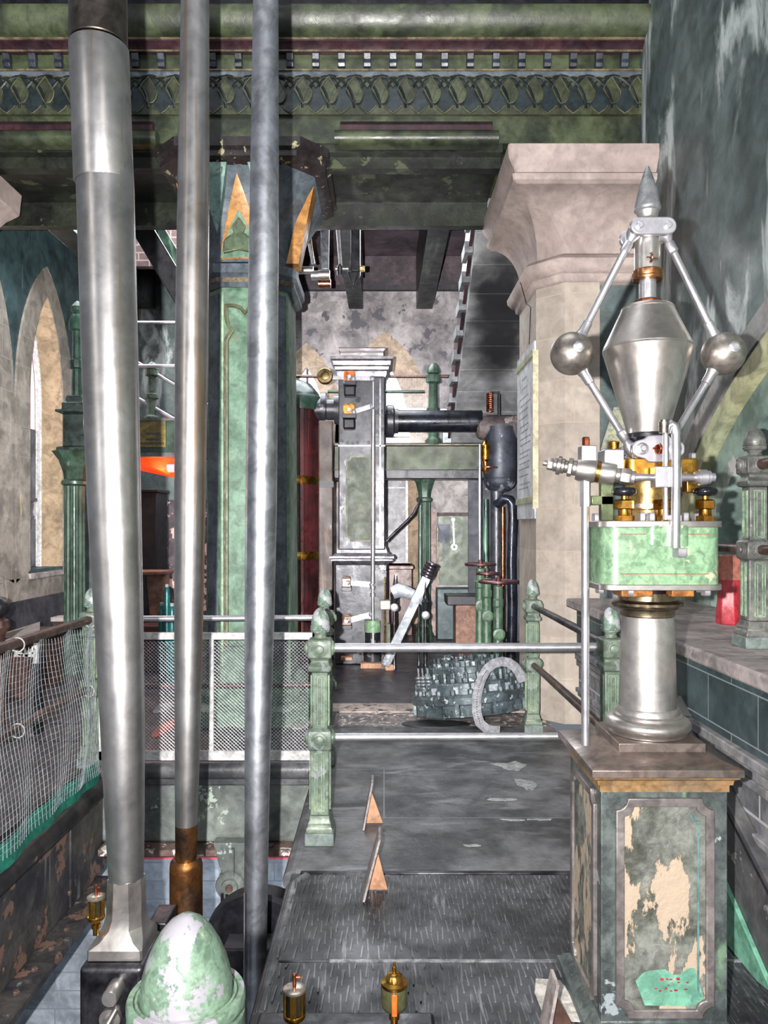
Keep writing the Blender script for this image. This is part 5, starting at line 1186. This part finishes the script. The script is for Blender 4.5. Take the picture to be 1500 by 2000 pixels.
gm = thing('gallery_mesh', 'wire mesh guard of the back gallery seen through the window light', 'mesh guard', (.5, 10.22, 2.66)); m = MB()
for i in range(30):
    x = X(756, D)+i*.022
    m.bar((x, 10.23, 2.66), (x+.001, 10.23, Z(738, D)), .003, .003)
for i in range(34): m.bar((X(756, D), 10.23, 2.66+.02*i*1.03), (X(852, D), 10.23, 2.66+.02*i*1.03), .003, .003, up=(0, 1, 0))
obj('mesh', m, WIRE, gm, smooth=0)
tag(obj('conduit_pipe', MB().tube([P(755, 1057, 9.9), P(770, 1042, 9.9), P(795, 1018, 9.9), P(808, 1004, 9.9), P(815, 990, 9.9), P(822, 978, 10.2)], .022, 8), STEELD, None), 'thin grey conduit curving from the steam chest up to the fluted column', 'conduit')

# lower back wall items
dr = thing('door_white', 'white panelled door behind the steam chest', 'door', (X(777, 12.5), 12.5, .6)); D = 12.5
WD = mat('white_door', 'b0b0b6', '9a9aa2', 1.5, 0, .6, .05)
obj('leaf', MB().box(X(752, D), X(792, D), D-.06, D+.1, Z(1100, D), Z(938, D)), WD, dr)
obj('door_frame', MB().box(X(792, D), X(797, D), D-.1, D+.1, Z(1104, D), Z(938, D)).box(X(752, D), X(797, D), D-.1, D+.1, Z(1104, D), Z(1100, D)).box(X(752, D), X(792, D), D-.07, D, Z(954, D), Z(952, D)), WHITE, dr)
struct('wall_back_pier', MB().box(X(797, 12.4), X(826, 12.4), 12.4, 12.62, 0, Z(938, 12.4)), mat('tan_plaster', 'a58a70', '8f765f', 2.5, 0, .8, .1))
tag(obj('mahogany_cabinet', MB().box(X(757, 11), X(805, 11), 11, 11.6, 0, Z(1104, 11)).box(X(755, 11), X(808, 11), 10.95, 11.6, Z(1112, 11), Z(1104, 11)), mat('mahogany', '6a3020', '4a2018', 4, 0, .4, .1), None, bev=.01), 'dark red wooden cabinet behind the curved quadrant', 'cabinet')
db = thing('tool_board', 'weathered green tool board with gold edge strip hung with spanners', 'tool board', (X(905, 11), 11, .8)); D = 11
obj('board', MB().box(X(856, D), X(957, D), D, D+.05, Z(1143, D), Z(1003, D)), mat('tool_board_green', '56684c', '2f4030', 3, .05, .45, .1, streak='93a58a', sth=.6, sscale=(3, 3, 2), patch='6e8468', pth=.62), db)
obj('top_strip', MB().box(X(854, D), X(958, D), D-.02, D+.05, Z(1008, D), Z(1001, D)), mat('maroon_strip', '4a3034', '362428', 5), db)
obj('gold_strip', MB().box(X(853, D), X(857, D), D-.02, D+.02, Z(1140, D), Z(1030, D)), GOLD, db)
tag(obj('blue_notice', MB().box(X(856, D), X(879, D), D-.02, D-.0005, Z(1058, D), Z(1024, D)), mat('slate_notice', '4c5468', '3e465a', 4), None), 'slate blue card pinned on the green tool board', 'card')
m = MB().rev(P(885, 1015, D-.02), (0, -1, 0), [(.025, 0), (.025, .02)], 12).bar(P(885, 1018, D-.02), P(887, 1062, D-.02), .012, .018, up=(0, 0, 1)); q = P(887, 1068, D-.02)
m.frame([(q.x+.045*math.cos(R(60+a)), q.z+.05*math.sin(R(60+a))) for a in range(60, 331, 30)], [(q.x+.022*math.cos(R(60+a)), q.z+.025*math.sin(R(60+a))) for a in range(60, 331, 30)], D-.035, D-.015)
tag(obj('spanner', m, STEEL, None), 'long steel spanner hanging on the green tool board', 'spanner')
struct('wall_back_low', MB().box(X(836, 11.1), X(1035, 11.1), 11.1, 11.2, 0, 2.55), mat('grey_low_wall', 'b0aaa6', '8f8a8a', 1.8, 0, .8, .15, patch='34343c', pth=.68, pscale=3))
tag(obj('pink_edge_post', MB().box(X(838, 11), X(851, 11), 11.0, 11.08, 0, Z(980, 11)), mat('pink_flake', 'b5958c', '8a7c7c', 3, 0, .8, .3, patch='5c646c', pth=.58, pscale=6), None), 'flaking pinkish door jamb beside the tool board', 'jamb')
tag(obj('green_tank', MB().box(X(852, 10.8), X(950, 10.8), 10.6, 10.95, 0, Z(1148, 10.8)), mat('teal_tank', '3e5c62', '2c4248', 3, .1, .45, .2, patch='8aa0a4', pth=.66), None, bev=.01), 'low teal painted tank under the tool board', 'tank')
bxo = thing('timber_box', 'small warm brown timber box on the back floor', 'box', (X(905, 9.9), 9.9, 0)); D = 9.8
obj('body', MB().box(X(890, D), X(932, D), D, D+.4, 0, Z(1180, D)), WOODB, bxo, bev=.006)
obj('dark_lid', MB().box(X(872, D), X(936, D), D-.1, D+.4, Z(1181, D), Z(1163, D)), BLACK, bxo, bev=.01)
tag(obj('glazed_cabinet', MB().box(X(865, 12.3), X(960, 12.3), 12.3, 12.5, 2.6, Z(843, 12.3)), mat('glazed_case', 'b5c0c4', '93a0a8', 3, 0, .4, .05), None), 'pale glass fronted case on the gallery behind the black pipe', 'case')

# ---- stone stair seen from below
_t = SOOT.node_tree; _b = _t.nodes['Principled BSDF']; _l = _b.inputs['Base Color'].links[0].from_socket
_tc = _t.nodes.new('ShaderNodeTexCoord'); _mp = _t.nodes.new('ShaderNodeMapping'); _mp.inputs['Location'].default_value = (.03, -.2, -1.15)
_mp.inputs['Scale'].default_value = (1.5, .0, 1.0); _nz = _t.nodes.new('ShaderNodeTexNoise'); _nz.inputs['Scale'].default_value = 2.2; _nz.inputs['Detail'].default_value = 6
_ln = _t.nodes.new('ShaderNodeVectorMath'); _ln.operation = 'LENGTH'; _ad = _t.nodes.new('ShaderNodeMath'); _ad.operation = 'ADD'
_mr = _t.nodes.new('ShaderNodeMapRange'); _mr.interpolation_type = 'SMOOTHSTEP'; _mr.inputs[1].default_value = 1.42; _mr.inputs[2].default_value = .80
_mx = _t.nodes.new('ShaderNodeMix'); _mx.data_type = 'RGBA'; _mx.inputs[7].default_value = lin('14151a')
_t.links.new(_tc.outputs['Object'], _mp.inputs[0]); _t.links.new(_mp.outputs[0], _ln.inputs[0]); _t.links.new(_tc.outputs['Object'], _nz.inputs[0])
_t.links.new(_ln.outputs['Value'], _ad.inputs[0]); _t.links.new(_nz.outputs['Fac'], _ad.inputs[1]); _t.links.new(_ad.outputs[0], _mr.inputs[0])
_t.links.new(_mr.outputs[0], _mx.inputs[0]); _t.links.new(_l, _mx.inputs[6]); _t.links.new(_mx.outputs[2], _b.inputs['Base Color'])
stt = thing('stone_stair', 'sooty grey stone flight seen from beneath beside the pier', 'stair', (1.3, 8.6, 2.7))
ns = 10; sy0, sz0, sy1, sz1 = 10.3, 2.60, 7.15, 4.62
for i in range(ns):
    f0, f1 = i/ns, (i+1)/ns
    ya, yb_ = sy0+(sy1-sy0)*f0, sy0+(sy1-sy0)*f1; za, zb = sz0+(sz1-sz0)*f0, sz0+(sz1-sz0)*f1
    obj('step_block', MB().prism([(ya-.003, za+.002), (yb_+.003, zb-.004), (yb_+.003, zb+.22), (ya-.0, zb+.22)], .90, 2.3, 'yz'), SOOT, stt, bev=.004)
    obj('step_nosing', MB().prism([(ya+.02, zb+.12), (yb_, zb+.12), (yb_, zb+.235), (ya+.04, zb+.235), (ya+.05, zb+.2)], .82, .905, 'yz'), mat('pale_nosing', '7c8084', '606468', 4, 0, .7, .1), stt, bev=.003)
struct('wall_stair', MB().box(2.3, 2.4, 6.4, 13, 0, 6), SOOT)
struct('wall_stair_back', MB().box(1.15, 2.3, 10.45, 10.5, 0, 2.62), mat('dark_grey_plaster', '4c505a', '34363e', 2, 0, .7, .2, patch='7a7e86', pth=.64))  # dark blue-grey base with paler patches
tag(obj('red_iron_string', MB().prism([(10.35, 2.75), (7.15, 4.8), (7.15, 5.25), (10.35, 3.2)], .86, .895, 'yz'), mat('dark_red_string', '4a2a2e', '2e1c24', 4, .1, .5), None), 'dark red iron string along the edge of the stone flight', 'stair string')

# ---- machinery on the near floor: pump valve
pv = thing('pump_valve', 'grey green circular pump valve assembly bristling with bolts, lying on the floor', 'pump valve', (.72, 6.25, 0))
Mx = Matrix.Rotation(R(-5), 3, 'Y') @ Matrix.Rotation(R(-9), 3, 'X'); c = Vector((.70, 6.28, .16))
def T(mb): mb.v = [tuple(c+Mx @ Vector(v)) for v in mb.v]; return mb
obj('base_flange', T(MB().lathe(0, 0, [(.34, -.13), (.40, -.12), (.42, -.03), (.47, -.02), (.475, .03), (.46, .05), (.2, .05)], 40)), ASSY, pv)
for k in range(20):
    rb = MB(); a = 2*math.pi*k/20; rb.cbox((.435*math.cos(a), .435*math.sin(a), -.06), .06, .03, .09, Matrix.Rotation(a, 3, 'Z')); obj('flange_rib', T(rb), ASSY, pv)
obj('lower_ring', T(MB().lathe(0, 0, [(.40, .04), (.40, .13), (.385, .14), (.2, .14)], 36)), ASSY, pv)
obj('middle_ring', T(MB().lathe(0, 0, [(.29, .13), (.29, .20), (.31, .205), (.31, .25), (.295, .26), (.2, .26)], 36)), ASSY, pv)
obj('upper_ring', T(MB().lathe(0, 0, [(.22, .25), (.22, .30), (.15, .31), (.01, .31)], 36)), ASSY, pv)
rr = random.Random(4)
for rad, z, n, r_, hh in ((.43, .05, 22, .020, .06), (.35, .14, 18, .026, .05), (.335, .14, 22, .016, .11), (.26, .26, 16, .026, .05), (.17, .31, 9, .024, .04)):
    for k in range(n):
        nm = MB(); a = 2*math.pi*(k+.3*rr.random())/n; p = (rad*math.cos(a), rad*math.sin(a), z)
        nm.nut(p, (0, 0, 1), r_*1.1, hh*.7); nm.rev(p, (0, 0, 1), [(r_*.45, 0), (r_*.45, hh*(1.1+.5*rr.random()))], 8)
        obj('stud_nut', T(nm), ASSY, pv)
obj('wooden_plug', T(MB().lathe(-.04, -.05, [(.022, .3), (.026, .36), (.022, .41), (.01, .425)], 14)), mat('plug_wood', '8d8a5c', '8a5a44', 9), pv)
spz = MB()
for ax2, ay2 in ((-.40, -.08), (-.37, -.14), (-.33, -.19)):
    for q in range(6): spz.lathe(ax2, ay2, [(.018, .05+q*.026), (.03, .058+q*.026), (.03, .064+q*.026), (.018, .072+q*.026)], 14)
    spz.lathe(ax2, ay2, [(.008, .05), (.008, .27)], 8)
obj('valve_spring', T(spz), mat('spring_grey', '9aa4a8', '7c868a', 9, .4, .4), pv)
wf = MB()
for k in range(7):
    a = R(200+k*22+6*rr.random()); wf.cbox((.405*math.cos(a), .405*math.sin(a), .085), .01, .055+.03*rr.random(), .05, Matrix.Rotation(a, 3, 'Z'))
obj('white_residue', T(wf), mat('chalky_white', 'b5bdc6', '9aa2ac', 12, 0, .8), pv)
tag(obj('rubber_mat', MB().prism([(X(853, 5.95)+.27*math.cos(a*.3), 6.03+.11*math.sin(a*.3)) for a in range(21)], .0, .012, 'xy'), mat('dark_mat', '33373a', '25282b', 6, 0, .6), None), 'thin dark oval plate lying on the floor left of the pump valve', 'plate')
sp_pts = [P(x, y, D) for x, y, D in ((975, 1428, 5.70), (952, 1425, 5.68), (937, 1412, 5.66), (931, 1390, 5.66), (931, 1365, 5.67), (935, 1342, 5.68), (942, 1322, 5.70), (952, 1306, 5.72), (965, 1296, 5.73), (980, 1292, 5.74), (994, 1294, 5.75), (1006, 1303, 5.75), (1015, 1316, 5.75), (1022, 1331, 5.75))]
fs_ = thing('felt_strap', 'grey perforated felt strap arched over the pump valve', 'strap', tuple(sp_pts[2]))
obj('band', MB().tube(sp_pts, .036, 10, flat=.3, up=(0, -1, 0)), STRAP, fs_, smooth=60)
hl = MB()
for i in range(2, 7):
    for q in range(5):
        p = sp_pts[i]+(sp_pts[i+1]-sp_pts[i])*(q/5); hl.rev(p+Vector((0, -.010, 0)), (0, -1, 0), [(.004, 0), (.004, .002)], 6)
obj('perforations', hl, BLACK, fs_, smooth=0)

# ============================================================= parallel motion linkage high in the centre
lk = thing('beam_linkage', 'polished parallel motion links hanging under the upper beam', 'linkage', tuple(P(630, 400, 7.6))); D = 7.6
def ln2(a, b, r, m=STEELB, n='link_rod', taper=None): return obj(n, MB().cyl(P(*a, D), P(*b, D), r, taper or r, n=14), m, lk)
obj('broad_link', MB().box(X(627, D), X(641, D), D-.02, D+.05, Z(527, D), Z(420, D)), mat('grey_link', '7f8790', '5f6670', 4, .7, .4), lk, bev=.006)
ln2((597, 436), (612, 515), .018); ln2((602, 436), (613, 512), .008, BRASS); ln2((657, 425), (664, 517), .012); ln2((660, 425), (667, 517), .007)
ln2((642, 420), (641, 528), .008)
for a, b, r, m in (((615, 441), (641, 441), .042, mat('copper_steel', 'b07a5c', '8d7468', 6, .95, .3)), ((634, 405), (662, 402), .034, STEELD), ((650, 403), (664, 403), .045, STEEL), ((582, 528), (612, 528), .036, STEEL), ((622, 537), (644, 537), .045, STEEL), ((622, 554), (646, 554), .042, mat('copper_steel', 'b')), ((608, 538), (624, 538), .045, STEELB), ((655, 525), (680, 525), .016, STEEL)): ln2(a, b, r, m, 'pin_boss')
obj('dark_block', MB().box(X(560, D), X(583, D), D-.05, D+.1, Z(565, D), Z(537, D)), BLACK, lk, bev=.02)
obj('grey_plate', MB().box(X(560, D), X(581, D), D-.06, D-.04, Z(545, D), Z(507, D)), mat('teal_grey_plate', '7f9a9a', '6a8484', 5), lk)
obj('lantern_body', MB().lathe(X(664, D), D, [(.03, Z(538, D)), (.03, Z(520, D)), (.012, Z(516, D))], 10), STEELD, lk)
obj('hanger_bracket', MB().box(X(685, D), X(703, D), D, D+.2, Z(530, D), Z(390, D)).prism([(X(678, D), Z(530, D)), (X(702, D), Z(530, D)), (X(690, D), Z(560, D))], D, D+.1), BLACK, lk, bev=.01)
obj('cream_cap', MB().box(X(662, D), X(670, D), D, D+.05, Z(412, D), Z(388, D)), ORANGE, lk)
obj('yellow_nut', MB().nut(P(703, 525, D), (1, 0, 0), .03, .05), mat('yellow_nut', 'c0b070'), lk)
for i, (a, b) in enumerate((((560, 480), (590, 405)), ((566, 560), (600, 420)))):
    pass
cvb = [P(x, y, 7.2) for x, y in ((566, 520), (568, 480), (578, 440), (595, 410), (620, 392))]
tag(obj('curved_bracket', MB().tube(cvb, .05, 8), BLACK, None), 'black curved bracket springing from the gothic column under the beam', 'bracket')
tag(obj('pipe_collar_bar', MB().cyl((X(563, 7.9), 7.9, 0), (X(563, 7.9), 7.9, 5.2), .07), mat('black_green_pipe', '1c2a28', '10181a', 4, .5, .3), None), 'black-green vertical pipe right behind the gothic column', 'pipe')

# ============================================================= LEFT SIDE
fluted('newel_column', 'tall green fluted column behind the netting post at left', X(146, 8.2), 8.2, .105, Z(882, 8.2), Z(946, 8.2), GCM)
nw = thing('upper_newel', 'dark green stepped newel with finial standing on the left column', 'newel', (X(150, 8.2), 8.2, Z(882, 8.2))); x = X(151, 8.2); D = 8.2
obj('pedestal', MB().sq(x, D, [(.16, Z(882, D)), (.16, Z(876, D)), (.11, Z(873, D)), (.11, Z(812, D)), (.17, Z(808, D)), (.17, Z(804, D)), (.12, Z(802, D)), (.12, Z(790, D)), (.09, Z(786, D)), (.09, Z(778, D)), (.075, Z(774, D))]), mat('newel_dark', '24302e', '3a4a46', 5, .1, .3, .1), nw, bev=.006)
obj('shaft', MB().rev((x, D, 0), (0, 0, 1), [(.06, Z(775, D)), (.055, Z(722, D)), (.085, Z(720, D)), (.085, Z(705, D)), (.055, Z(702, D)), (.05, Z(648, D))], 12), GRNX, nw, smooth=20)
obj('finial', MB().lathe(x, D, [(.05, Z(648, D)), (.085, Z(645, D)), (.085, Z(628, D)), (.06, Z(616, D)), (.04, Z(612, D)), (.065, Z(608, D)), (.065, Z(600, D)), (.04, Z(594, D)), (.01, Z(588, D))], 20), GRNX, nw)
gl_ = thing('left_gallery_beam', 'green gallery beam with brass plaque seen between the first two rods', 'beam', (-2.6, 8.2, 2.3))
obj('web', MB().box(-3.2, -1.75, 8.3, 8.5, Z(884, 8.3), Z(822, 8.3)), GCM, gl_)
obj('flange', MB().box(-3.2, -1.75, 8.2, 8.6, Z(892, 8.2), Z(884, 8.2)).box(-3.2, -1.75, 8.24, 8.6, Z(823, 8.3), Z(818, 8.3)), mat('grey_flange', '7a7e80', '50545a', 4, .2, .5), gl_)
ps = thing('plaque_sign', 'dull gold plaque with dark lettering on the left gallery beam', 'plaque', tuple(P(300, 875, 8.28)))
obj('plate', MB().box(X(262, 8.28), X(324, 8.28), 8.27, 8.3, Z(874, 8.28), Z(822, 8.28)), SIGN, ps, bev=.003)
m = MB(); rr = random.Random(8)
for row, (py, px0_, px1_) in enumerate(((847, 285, 311), (858, 285, 308), (866, 268, 320))):
    px = px0_
    while px < px1_:
        w = 2.2+rr.random()*1.5; m.box(X(px, 8.265), X(px+w, 8.265), 8.266, 8.27, Z(py+2, 8.265), Z(py-2, 8.265)); px += w+1
obj('lettering', m, INK, ps, smooth=0)
oc_ = thing('orange_lit_soffit', 'glowing orange heater panel under the left gallery', 'heater', tuple(P(305, 910, 8.6)))
q = [P(250, 889, 8.35), P(345, 889, 8.35), P(345, 934, 8.6), P(250, 914, 9.4)]
m = MB().add([tuple(v) for v in q]+[tuple(v+Vector((0, .03, .02))) for v in q], [(0, 1, 2, 3), (7, 6, 5, 4), (0, 4, 5, 1), (1, 5, 6, 2), (2, 6, 7, 3), (3, 7, 4, 0)])
obj('panel', m, ORED, oc_)
obj('lamp', MB().rev(P(327, 912, 8.5), (1, 0, 0), [(.04, 0), (.06, .01), (.06, .12), (.05, .14)], 16), mat('pink_lamp', 'ff9aa0', 'ff8090', 4, 0, .4, 0, emit=1.0), oc_)
light('heater_glow', 'POINT', (X(310, 8.6), 8.5, 2.0), 12, (1, .22, .06), .08)
rail(P(255, 630, 9.6), P(345, 630, 9.6), .02, STEELB, 'highest thin rail between the first two rods')
rail(P(255, 715, 8.6), P(345, 715, 8.6), .02, STEELB, 'level steel rail above the left gallery post')
rail(P(255, 700, 8.7), P(420, 800, 8.7), .02, STEELB, 'upper sloping stair rail between the first two rods')
rail(P(255, 770, 8.7), P(345, 822, 8.7), .022, STEELB, 'lower sloping stair rail between the first two rods')
finial_post('stair_rail_post', 'small green post carrying the sloping rails between the first two rods', X(297, 8.7), 8.7, Z(822, 8.7), Z(706, 8.7), .05, GRN)
tag(obj('dark_cupboard', MB().box(X(262, 10), X(306, 10), 10, 10.5, 0, Z(958, 10)).box(X(262, 10), X(309, 10), 9.96, 10.5, Z(962, 10), Z(955, 10)), mat('black_brown_cupboard', '241c22', '16141a', 4, 0, .5, .1, patch='5a4038', pth=.7), None, bev=.01), 'black-brown tall cupboard in shadow behind the first two rods', 'cupboard')
tb = thing('side_table', 'old brown table with flared side behind the rods at left', 'table', (X(300, 9), 9, 0)); D = 9
obj('top', MB().box(X(258, D), X(325, D), D-.2, D+.3, Z(1121, D), Z(1115, D)), WOODB, tb, bev=.004)
obj('side_panel', MB().prism([(X(290, D), Z(1121, D)), (X(322, D), Z(1121, D)), (X(318, D), 0), (X(306, D), 0)], D-.1, D+.2), WOODB, tb)
obj('dark_cloth', MB().prism([(X(258, D), Z(1121, D)), (X(290, D), Z(1121, D)), (X(306, D), 0), (X(258, D), 0)], D-.12, D+.1), BLACK, tb)
for px, py, lab in ((316, 1177, 'short teal gas bottle beside the middle rod'), (326, 1141, 'taller teal gas bottle just behind the short one'), (336, 1178, 'teal gas bottle mostly hidden by the middle rod')):
    D = 7.6 if px != 326 else 7.9; x = X(px, D); zt = Z(py, D)
    o = thing('gas_bottle', lab, 'gas bottle', (x, D, 0), 'teal gas bottles')
    obj('body', MB().lathe(x, D, [(.032, 0), (.034, .01), (.034, zt-.12), (.028, zt-.06), (.018, zt-.03)], 18), mat('teal_bottle', '1f7a7a', '165c60', 4, .1, .3), o, smooth=50)
    obj('cap', MB().lathe(x, D, [(.018, zt-.03), (.02, zt-.02), (.02, zt)], 12), mat('pale_cap', 'b5c0c0'), o)
wt = thing('white_table', 'white topped wooden bench behind the left netting', 'bench', (-4.0, 8.0, 0))
t0, t1 = P(-40, 1262, 7.6), P(76, 1213, 8.2)
obj('white_top', MB().add([tuple(P(8, 1252, 6.9)), tuple(P(78, 1232, 6.9)), tuple(P(78, 1214, 7.9)), tuple(P(8, 1236, 7.9)), tuple(P(8, 1256, 6.9)), tuple(P(78, 1237, 6.9)), tuple(P(78, 1218, 7.9)), tuple(P(8, 1240, 7.9))], [(0, 1, 2, 3), (7, 6, 5, 4), (0, 4, 5, 1), (1, 5, 6, 2), (2, 6, 7, 3), (3, 7, 4, 0)]), CREAM, wt)
obj('frame', MB().box(X(0, 7.2), X(72, 7.2), 7.0, 7.8, 0, Z(1240, 7.2)), WOODD, wt)
ur = thing('dark_urn', 'dark turned wooden ball cut by the left picture edge', 'ball finial', tuple(P(-4, 1240, 6.0)))
obj('ball', MB().sphere(P(-4, 1186, 6.0), .085, 24, 14), BLACK, ur, smooth=80)
obj('turned_body', MB().lathe(P(-4, 0, 6.0).x, 6.0, [(.06, 0), (.05, Z(1240, 6)), (.09, Z(1225, 6)), (.08, Z(1212, 6)), (.04, Z(1206, 6))], 24), WOODD, ur)
wb = thing('white_bracket', 'white T-shaped shelf bracket lying behind the netting at left', 'bracket', tuple(P(60, 1280, 5.6))); D = 5.7
obj('upright', MB().box(X(65, D), X(73, D), D, D+.03, Z(1296, D), Z(1257, D)), WHITE, wb)
obj('cross_bar', MB().bar(P(28, 1280, D+.01), P(66, 1280, D+.01), .02, .02).bar(P(50, 1281, D+.01), P(68, 1265, D+.01), .02, .03).bar(P(28, 1272, D+.01), P(46, 1280, D+.01), .02, .02), WHITE, wb)
obj('dark_stand', MB().box(X(60, D), X(74, D), D+.03, D+.1, 0, Z(1262, D)), BLACK, wb)
tag(obj('pink_cabinet', MB().box(X(104, 8.9), X(128, 8.9), 8.9, 9.4, 0, Z(1205, 8.9)), WOODD, None), 'small dark cabinet left of the fluted column', 'cabinet')
tag(obj('white_slab', MB().box(X(99, 8.6), X(126, 8.6), 8.6, 8.8, Z(1214, 8.6), Z(1206, 8.6)), CREAM, None), 'white slab on the small cabinet left of the fluted column', 'slab')
tag(obj('red_vessel', MB().box(X(266, 8.2), X(335, 8.2), 8.2, 8.5, 0, Z(1222, 8.2)), mat('dark_red_box', '5c2a28', '3c1c20', 4, 0, .5), None, bev=.02), 'dark red box on the floor behind the mesh fence', 'box')
for (px, py, w, d_, m_, lab) in ((320, 1425, 26, .25, mat('orange_red_rag', 'e0522c', 'b83a24', 9), 'orange red glowing patch of rag on the floor behind the mesh'), (440, 1435, 48, .22, mat('dark_oval', '2c2c30', '3a3a40', 5), 'dark oval plate on the floor behind the mesh'), (590, 1400, 60, .4, CREAM, 'pale stone slab on the floor behind the right end of the mesh'), (318, 1384, 30, .2, mat('grey_patch', '8d8f90', '75787a', 5), 'grey stone fragment behind the mesh')):
    D = 1.55*F/(py-HY); x = X(px, D); hw_ = w*D/F/2
    tag(obj('floor_plate', MB().prism([(x+hw_*math.cos(2*math.pi*k/14)*(1+.15*math.sin(k*2.3)), D+d_*math.sin(2*math.pi*k/14)) for k in range(14)], 0, .01, 'xy'), m_, None), lab, 'plate')
# ============================================================= RIGHT SIDE
lx_, ly_ = 1.52, 3.15
lp_ = make_post('ledge_post', 'grey unpainted railing post standing on the right stone ledge', (0, 0, 0), mats=(mat('grey_iron_post', '82827c', '5c5e5a', 7, .3, .45, .25, patch='9a8880', pth=.62, pscale=8), mat('grey_iron_post', '8')))
lp_.location = (lx_, ly_, 1.06); lp_.scale = (.92, .92, .78); del lp_['group']
rail((lx_, .9, 1.06+.954*.78), (lx_, 3.1, 1.06+.954*.78), .022, BROWNP, 'brown top rail leaving the ledge post toward the viewer')
rail((lx_, .9, 1.06+.512*.78), (lx_, 4.9, 1.06+.512*.78), .020, BROWNP, 'brown lower rail passing the ledge post')
rbk = thing('red_container', 'bright red tapering fire bucket on the ledge behind the governor', 'container', (X(1424, 3.9), 3.9, 1.06))
x = X(1424, 3.9); D = 3.9
obj('body', MB().rev((x, D, 1.06), (0, 0, 1), [(.062, 0), (.066, .01), (.058, .12), (.054, .23)], 6, R(30)), RED, rbk, bev=.004)
obj('lid', MB().rev((x, D, 1.285), (0, 0, 1), [(.055, 0), (.058, .01), (.055, .12), (.05, .125)], 6, R(30)), mat('salmon_lid', 'c8806c', 'b06858', 6), rbk)
pf_ = thing('framed_chart', 'small tilted pale yellow chart in a grey frame on the teal wall', 'framed chart', tuple(P(1200, 880, 6.08)))
qd = [P(1196, 797, 6.1), P(1240, 797, 6.1), P(1228, 880, 6.1), P(1170, 880, 6.1)]; ctr = sum((Vector(v) for v in qd), Vector())/4
inn = [ctr+(v-ctr)*.88 for v in qd]
obj('frame', MB().frame([(v.x, v.z) for v in qd], [(v.x, v.z) for v in inn], 6.06, 6.11), mat('grey_frame', 'a5a8a0', '85887f', 5), pf_)
obj('chart', MB().prism([(v.x, v.z) for v in inn], 6.08, 6.11), MAP, pf_)
tag(obj('loose_cable', MB().tube([(1.27, 3.46, .80), (1.275, 2.9, .51), (1.28, 2.3, .20)], .004, 5), BLACK, None), 'thin black cable running down the edge of the stair string', 'cable')
for o in bpy.data.objects:
    if '_w' in o: del o['_w']
